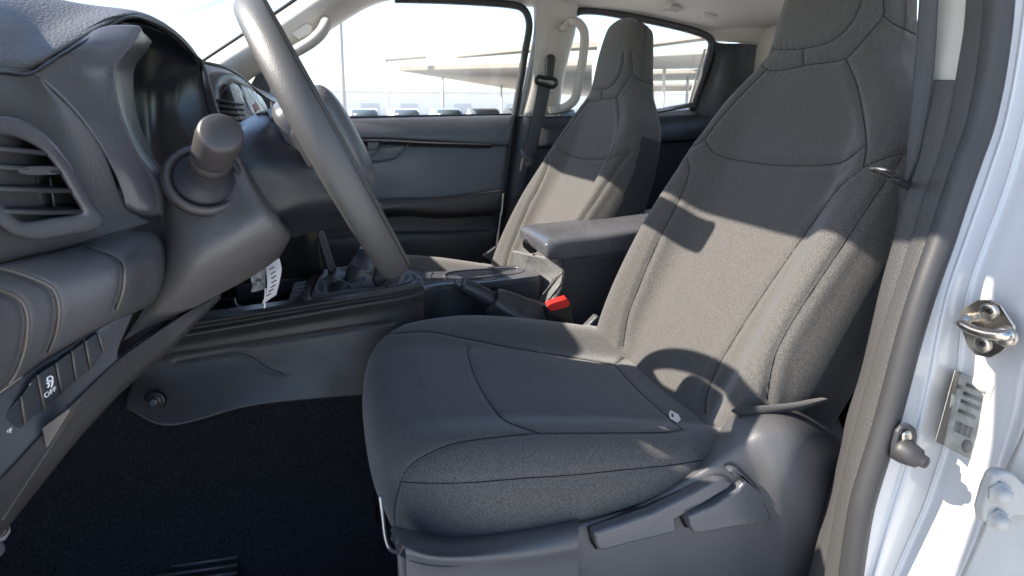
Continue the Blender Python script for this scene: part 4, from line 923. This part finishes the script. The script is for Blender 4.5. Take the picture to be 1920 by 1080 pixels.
# the white print on two of the switches: skid symbol over OFF
def mark(L, par, r=.0007): tube('symbol', swp(L)-[0, .002, 0], r, WHT, par, n=5)
mark([(90, 712), (91, 706), (96, 703), (100, 705), (101, 711), (90, 713)], sws[2]); mark([(91, 715), (92, 717)], sws[2], .0012); mark([(99, 713), (100, 715)], sws[2], .0012)
mark([(91, 725), (94, 720), (93, 716)], sws[2]); mark([(97, 724), (100, 719), (99, 715)], sws[2])
def text(s, P, par, size):
    c = bpy.data.curves.new('lettering', 'FONT'); c.body = s; c.size = size; c.extrude = .0002; c.align_x = 'CENTER'; c.align_y = 'CENTER'
    o = bpy.data.objects.new('lettering', c); COL.objects.link(o); o.parent = par; o.location = P-base_of(par)
    o.data.materials.append(WHT); bpy.context.view_layer.update()
    m_ = bpy.data.meshes.new_from_object(o); q = bpy.data.objects.new('lettering', m_); COL.objects.link(q); q.parent = par; q.location = o.location
    bpy.data.objects.remove(o); return q
def orient(o, right, upv):
    r_ = np.array(right)/np.linalg.norm(right); u_ = np.array(upv, float); u_ = u_-r_*(u_@r_); u_ /= np.linalg.norm(u_); n_ = np.cross(r_, u_)
    o.rotation_euler = Matrix(((r_[0], u_[0], n_[0]), (r_[1], u_[1], n_[1]), (r_[2], u_[2], n_[2]))).to_euler()
A_, B2 = swp([(91, 738)])[0], swp([(104, 729)])[0]; up2 = swp([(96, 720)])[0]-swp([(99, 736)])[0]
o = text('OFF', swp([(97, 733)])[0]-[0, .003, 0], sws[2], .0066); orient(o, B2-A_, up2)
A_, B2 = swp([(8, 818)])[0], swp([(24, 806)])[0]
o = text('OFF', swp([(22, 806)])[0]-[.001, .006, 0], sws[0], .006); orient(o, B2-A_, up2)

# dark carcass behind the panels
patch('carcass', [[(-120, 250, .66), (60, 240, .76), (200, 230, .90), (260, 240, 1.0)], [(-120, 470, .64), (60, 460, .74), (240, 430, .86), (300, 420, 1.0)], [(-120, 700, .62), (60, 640, .73), (240, 560, .80), (330, 520, 1.0)], [(-120, 950, .60), (60, 830, .70), (200, 690, .76), (330, 590, .95)]], BLK, da, 12, 16, .02)
# ---- steering column
scn = thing('steering_column', 'steering wheel seen edge on, with its dark grey column shroud and stalk', 'steering wheel', U(400, 560, .8))
patch('lower_shroud', [
    [(288, 326, .79), (300, 400, .75), (300, 480, .735), (272, 572, .735), (230, 640, .745)],
    [(310, 322, .755), (325, 400, .715), (325, 480, .70), (305, 560, .71), (275, 616, .735)],
    [(345, 318, .735), (360, 400, .70), (362, 480, .68), (350, 548, .70), (325, 596, .735)],
    [(400, 308, .73), (418, 390, .695), (425, 455, .675), (418, 515, .70), (404, 556, .745)],
    [(438, 292, .735), (468, 362, .70), (488, 415, .68), (488, 470, .70), (470, 520, .76)],
    [(446, 288, .745), (480, 355, .71), (516, 408, .695), (535, 448, .72), (520, 486, .79)],
    [(449, 287, .775), (486, 352, .74), (524, 408, .73), (545, 440, .78), (528, 474, .85)]], SHR, scn, 90, 70, .004)
patch('upper_shroud', [
    [(300, 330, .80), (350, 305, .78), (400, 290, .775), (446, 286, .77)],
    [(330, 300, .86), (370, 275, .84), (410, 255, .83), (446, 240, .82)],
    [(350, 290, .95), (390, 265, .93), (430, 240, .92), (460, 228, .91)]], SMP, scn, 30, 40, .004)
patch('column_cover', [
    [(436, 240, .83), (438, 262, .775), (448, 298, .755), (484, 360, .752), (520, 412, .765), (548, 444, .82)],
    [(462, 222, .85), (464, 250, .78), (478, 298, .756), (508, 352, .755), (540, 404, .768), (562, 443, .83)],
    [(500, 208, .86), (502, 245, .785), (518, 298, .76), (545, 350, .758), (568, 400, .775), (584, 434, .835)],
    [(540, 212, .86), (546, 250, .79), (562, 298, .765), (588, 350, .765), (612, 395, .785), (634, 432, .85)],
    [(590, 225, .87), (600, 262, .80), (618, 305, .775), (644, 355, .775), (668, 398, .795), (690, 440, .86)]], NAV, scn, 60, 80, .004)
patch('cover_joint_lip', [[(480, 213, .85), (545, 190, .86), (600, 190, .87)], [(500, 208, .845), (545, 204, .845), (600, 204, .85)], [(506, 222, .82), (545, 216, .82), (600, 216, .83)]], SMP, scn, 10, 20, .004)
S0, S1 = U(384, 334, .705), U(414, 250, .625)
ax = S1-S0
revolve('stalk_ring', S0+ax*-.02, ax, [(-.006, .040), (.0, .040), (.003, .037), (.004, .034), (.001, .031), (-.002, .030)], CNS, scn, 48)
sk2 = revolve('stalk_boot', S0, ax, [(-.01, .0295), (.0, .0295), (.003, .028), (.010, .022), (.018, .019), (.03, .018), (.04, .0185)], DKP, scn, 40)
L_ = np.linalg.norm(ax)
revolve('stalk_knob', S0, ax, [(.034, 0.0162), (.036, 0.0191), (.05, 0.0196), (.0515, 0.0180), (.053, 0.0180), (.0545, 0.0196), (.060, 0.0200), (L_*.90, 0.0209), (L_*.99, 0.0203), (L_*1.025, 0.0191), (L_*1.04, 0.0169), (L_*1.052, 0.0090), (L_*1.054, 0)], CNS, scn, 48)
# ---- steering wheel
WC = np.array([.002, .84, 1.357]); TI = math.radians(25.5); e1 = np.array([-math.sin(TI), 0, math.cos(TI)]); e2 = np.array([0, 1., 0]); en = np.array([math.cos(TI), 0, math.sin(TI)])
wh = bpy.data.objects.new('steering_wheel', None); COL.objects.link(wh); wh.parent = scn; wh.location = WC-base_of(scn); wh['label'] = 'grey grained steering wheel seen edge on'
RW = .182
a = np.linspace(0, 2*math.pi, 200, endpoint=False)
pa = np.linspace(0, 2*math.pi, 32, endpoint=False)
G = []
for t in a:
    rd_ = math.cos(t)*e1+math.sin(t)*e2
    fat = 1+.06*math.exp(-((t-math.pi*1.5)/.5)**2)
    G.append([WC+rd_*(RW+.0155*math.cos(p))+en*(.0195*fat*math.sin(p)) for p in pa])
rim = grid('rim', G, WHL, wh, cu_=True, cv=True)
for p in (.9, ):
    tube('rim_seam', np.array([WC+(math.cos(t)*e1+math.sin(t)*e2)*(RW+.0157*math.cos(p))+en*(.0197*math.sin(p)) for t in a]), .0005, THR, wh, closed=True, n=5)
# centre pad and spokes
HP = lambda u_, v_, d: WC+e2*u_+e1*v_+en*d
ho = even(np.array([(-.070, .045), (-.05, .066), (0, .072), (.05, .066), (.070, .045), (.066, -.02), (.045, -.062), (0, -.076), (-.045, -.062), (-.066, -.02)]), 60, True)
G = [[HP(x*s, y*s, d) for x, y in ho] for s, d in ((.92, -.04), (1.0, -.03), (1.02, .0), (1.0, .018), (.93, .029), (.75, .036), (.4, .040), (.03, .041))]
grid('centre_pad', crom(np.array(G), 40), SMP, wh, cv=True, caps=True)
for L in ([(0, -.06), (0, -.178)], [(-.055, .01), (-.178, .012)], [(.055, .01), (.178, .012)]):
    p0, p1 = HP(*L[0], -.008), HP(*L[1], 0)
    sweep('spoke', crom([p0, (p0+p1)/2+en*-.012, p1], 16), rrect(.052, .026, .009), DKP, wh, up=en)

box('dash_sun_block', (-.54, 1.50, 1.24), (.50, .9, .42), BLK, da, .03)  # unseen blocks added inside the dash, stopping sun from reaching the cushions
box('dash_sun_block', (-.42, 1.20, 1.30), (.36, .36, .34), BLK, da, .03)
# ---- middle of the dashboard, beyond the instruments
patch('centre_top', [
    [(330, 130, 1.10), (382, 122, 1.12), (425, 132, 1.18), (455, 148, 1.25), (478, 170, 1.32), (486, 186, 1.36)],
    [(360, 160, 1.06), (395, 150, 1.09), (425, 142, 1.15), (452, 155, 1.23), (474, 176, 1.31), (482, 190, 1.35)],
    [(370, 200, 1.05), (405, 205, 1.07), (418, 170, 1.13), (447, 162, 1.22), (470, 184, 1.30), (478, 198, 1.35)]], SMP, da, 30, 50, .005)
patch('dash_top', [[(300, 118, 1.06), (382, 120, 1.13), (440, 138, 1.25), (486, 176, 1.45), (520, 196, 1.7), (560, 206, 2.05)], [(240, 112, 1.1), (330, 114, 1.2), (400, 126, 1.35), (450, 150, 1.6), (480, 168, 1.8), (510, 180, 2.05)]], SMP, da, 12, 30, .005)
cv_ = thing('air_vent', 'black centre air vent with horizontal slats under crinkled film', 'air vent', U(450, 240, 1.15))
patch('vent_box', [[(404, 200, 1.08), (432, 158, 1.15), (468, 182, 1.27), (500, 214, 1.34)], [(410, 225, 1.10), (440, 225, 1.17), (470, 225, 1.28), (505, 225, 1.34)], [(420, 290, 1.10), (450, 290, 1.17), (480, 290, 1.28), (510, 290, 1.34)]], BLK, cv_, 10, 16, .004)
for k in range(5): sweep('slat', UU([(408+k*3, 188+k*11, 1.075), (450+k, 196+k*10, 1.14)]), rrect(.014, .004, .0015), DKP, cv_, up=(0, 0, 1))
patch('film_frame', [[(431, 160, 1.12), (438, 156, 1.14), (448, 162, 1.17)], [(440, 190, 1.12), (448, 190, 1.14), (458, 190, 1.17)], [(450, 222, 1.12), (460, 224, 1.14), (474, 218, 1.17)]], M('crinkled_film', (.35, .36, .38)), cv_, 12, 10, .001)
patch('film_sheet', [[(452, 160, 1.17), (472, 168, 1.22), (490, 182, 1.28)], [(462, 188, 1.17), (482, 190, 1.22), (498, 196, 1.28)], [(474, 216, 1.17), (488, 212, 1.22), (502, 206, 1.28)]], M('pale_film', (.55, .56, .55), .15, .6, bump=[('noise', 60, 1, .01)]), cv_, 12, 12, .001)
prism('film_print', UU([(472, 198, 1.166), (480, 190, 1.166), (486, 204, 1.166), (478, 212, 1.166)]), (0, .0005, 0), M('faded_red_print', (.5, .30, .29), .5), cv_, 0)
# centre stack beyond the column
patch('centre_stack', [
    [(480, 215, 1.22), (540, 205, 1.25), (620, 250, 1.30)],
    [(500, 330, 1.20), (560, 330, 1.22), (640, 330, 1.30)],
    [(470, 440, 1.22), (560, 430, 1.22), (600, 430, 1.30)],
    [(420, 540, 1.25), (520, 525, 1.25), (610, 520, 1.38)]], BLK, da, 20, 20, .004)
patch('stack_edge', [[(596, 438, 1.30), (608, 434, 1.31)], [(606, 470, 1.31), (618, 466, 1.32)], [(618, 512, 1.33), (632, 508, 1.34)]], SMP, da, 14, 5, .006)
# ------------------------------------------------------------------ outside: lot, parked cars, shade roofs
CON = M('pale_concrete', (.50, .50, .50), .9, .2, blotch=(.4, .12), bump=[('noise', 6, .3, .01)])
gr = mk('ground', [(-900, -900, 0), (900, -900, 0), (900, 900, 0), (-900, 900, 0)], [(0, 1, 2, 3)], CON); tag(gr, 'pale concrete ground of the car lot outside', kind='structure')
CARP = [M('car_white', (.75, .75, .75), .3, .5, coat=.5), M('car_silver', (.45, .47, .50), .3, .5, coat=.5), M('car_blue', (.30, .42, .55), .3, .5, coat=.5), M('car_sand', (.55, .50, .42), .3, .5, coat=.5)]
CGL = M('car_glass', (.05, .07, .08), .08, .6)
WN = [('leftmost pale parked car outside, next to the lamp post', 0), ('silver parked car outside, second from the lamp post', 1), ('white parked car outside, third from the lamp post', 0), ('pale blue parked car outside, fourth from the lamp post', 2), ('silver parked car outside, fifth from the lamp post', 1), ('sand coloured parked car outside, sixth from the lamp post', 3), ('white parked car outside, last of the row seen in the far front window', 0), ('pale blue parked car outside the far rear window', 2), ('white parked car outside the far rear window', 0)]
def car_mesh():
    side = [(-2.1, .35), (-2.15, .75), (-1.9, .86), (-1.1, .95), (-.55, 1.36), (.1, 1.46), (.9, 1.42), (1.55, 1.02), (2.1, .92), (2.15, .40)]
    return side
for k, (lab, c) in enumerate(WN):
    x = -.2+k*2.15 if k < 7 else 21.5+(k-7)*2.4
    y = 33+.25*(k % 3)
    t = thing('parked_car', lab, 'car', (x, y, 0), 'parked cars outside')
    S = np.array([(-2.1, .35), (-2.15, .75), (-1.9, .86), (-1.15, .95), (1.6, 1.02), (2.1, .92), (2.15, .40)])
    prism('body', [(x-.86, y+a_, b_) for a_, b_ in S], (1.72, 0, 0), CARP[c], t, .06)
    S = np.array([(-1.2, .93), (-.55, 1.36), (.1, 1.45), (.85, 1.42), (1.6, 1.0)])
    cb = prism('cabin', [(x-.72, y+a_, b_) for a_, b_ in S], (1.44, 0, 0), CARP[c], t, .05)
    prism('windscreen', [(x-.66, y-1.17, .99), (x+.66, y-1.17, .99), (x+.58, y-.60, 1.37), (x-.58, y-.60, 1.37)], (0, -.02, .012), CGL, cb, 0)
    for sx_ in (-.80, .80):
        for sy in (-1.35, 1.3): revolve('wheel', (x+sx_-.1, y+sy, .32), (1, 0, 0), [(0, .25), (.02, .32), (.18, .32), (.2, .25)], RUB, t, 20)
    for s in (-.62, .62): box('headlight', (x+s, y-2.12, .68), (.32, .06, .14), WHT, t, .02)
RFM = M('shade_roof_sheet', (.26, .24, .21), .8, .3); PST = M('pale_steel', (.55, .55, .55), .6, .4)
def shade(label, px, z, posts, th=.22):
    P = np.array([U(a_, b_, z, 'Z') for a_, b_ in px]); t = thing('shade_roof', label, 'carport', (P[:, 0].mean(), P[:, 1].mean(), 0), 'shade roofs over the car lot')
    prism('roof_sheet', P, (0, 0, th), RFM, t, .02)
    for a_, b_ in posts:
        q_ = U(a_, b_, z, 'Z'); tube('post', [(q_[0], q_[1], 0), (q_[0], q_[1], z)], .09, PST, t)
shade('wide brown shade roof seen through the far front window', [(747, 133), (965, 127), (1110, 122), (1110, 182), (950, 166)], 3.2, [(829, 146), (940, 160)])
shade('thin pale shade roof line high in the far front window', [(720, 112), (800, 106), (800, 110), (722, 116)], 5.2, [(724, 113)], .35)
shade('long thin shade roof above the wide brown one', [(855, 107), (985, 95), (1120, 88), (1120, 94), (985, 100), (860, 110)], 5.0, [(1000, 98)], .35)
shade('high thin shade roof across the far rear window', [(1205, 86), (1345, 68), (1345, 74), (1205, 92)], 5.0, [(1215, 89)], .3)
shade('uppermost broad shade roof in the far rear window', [(1190, 108), (1345, 100), (1345, 128), (1190, 131)], 3.6, [(1246, 128)])
shade('middle broad shade roof in the far rear window', [(1190, 140), (1345, 136), (1345, 150), (1190, 153)], 3.4, [(1290, 145)])
shade('lowest broad shade roof in the far rear window', [(1190, 162), (1345, 160), (1345, 170), (1190, 173)], 3.2, [(1225, 168)])
lpst = thing('lamp_post', 'tall thin grey lamp post outside the far front window', 'lamp post', tuple(U(646, 210, 30)*[1, 1, 0]))
b_ = U(646, 205, 30); tube('pole', [(b_[0], b_[1], 0), (b_[0], b_[1], 7.5)], .09, M('galvanised_pole', (.30, .30, .30), .6), lpst); box('lamp_head', (b_[0]+.4, b_[1], 7.55), (1.0, .3, .12), PST, lpst, .03)
fbld = thing('building', 'long low white building on the horizon outside', 'building', (20, 120, 0))
box('wall', (20, 120, 2.2), (160, 10, 4.4), M('white_wall', (.7, .68, .64), .9, .2), fbld, .05); box('roof_edge', (20, 119.9, 4.5), (161, 11, .3), PST, fbld, .03)
for k in range(9): box('door', (-12+k*9+(k % 3), 114.98, 1.2), (3.2, .1, 2.4), M('pale_door', (.5, .5, .5), .8), fbld, .02)
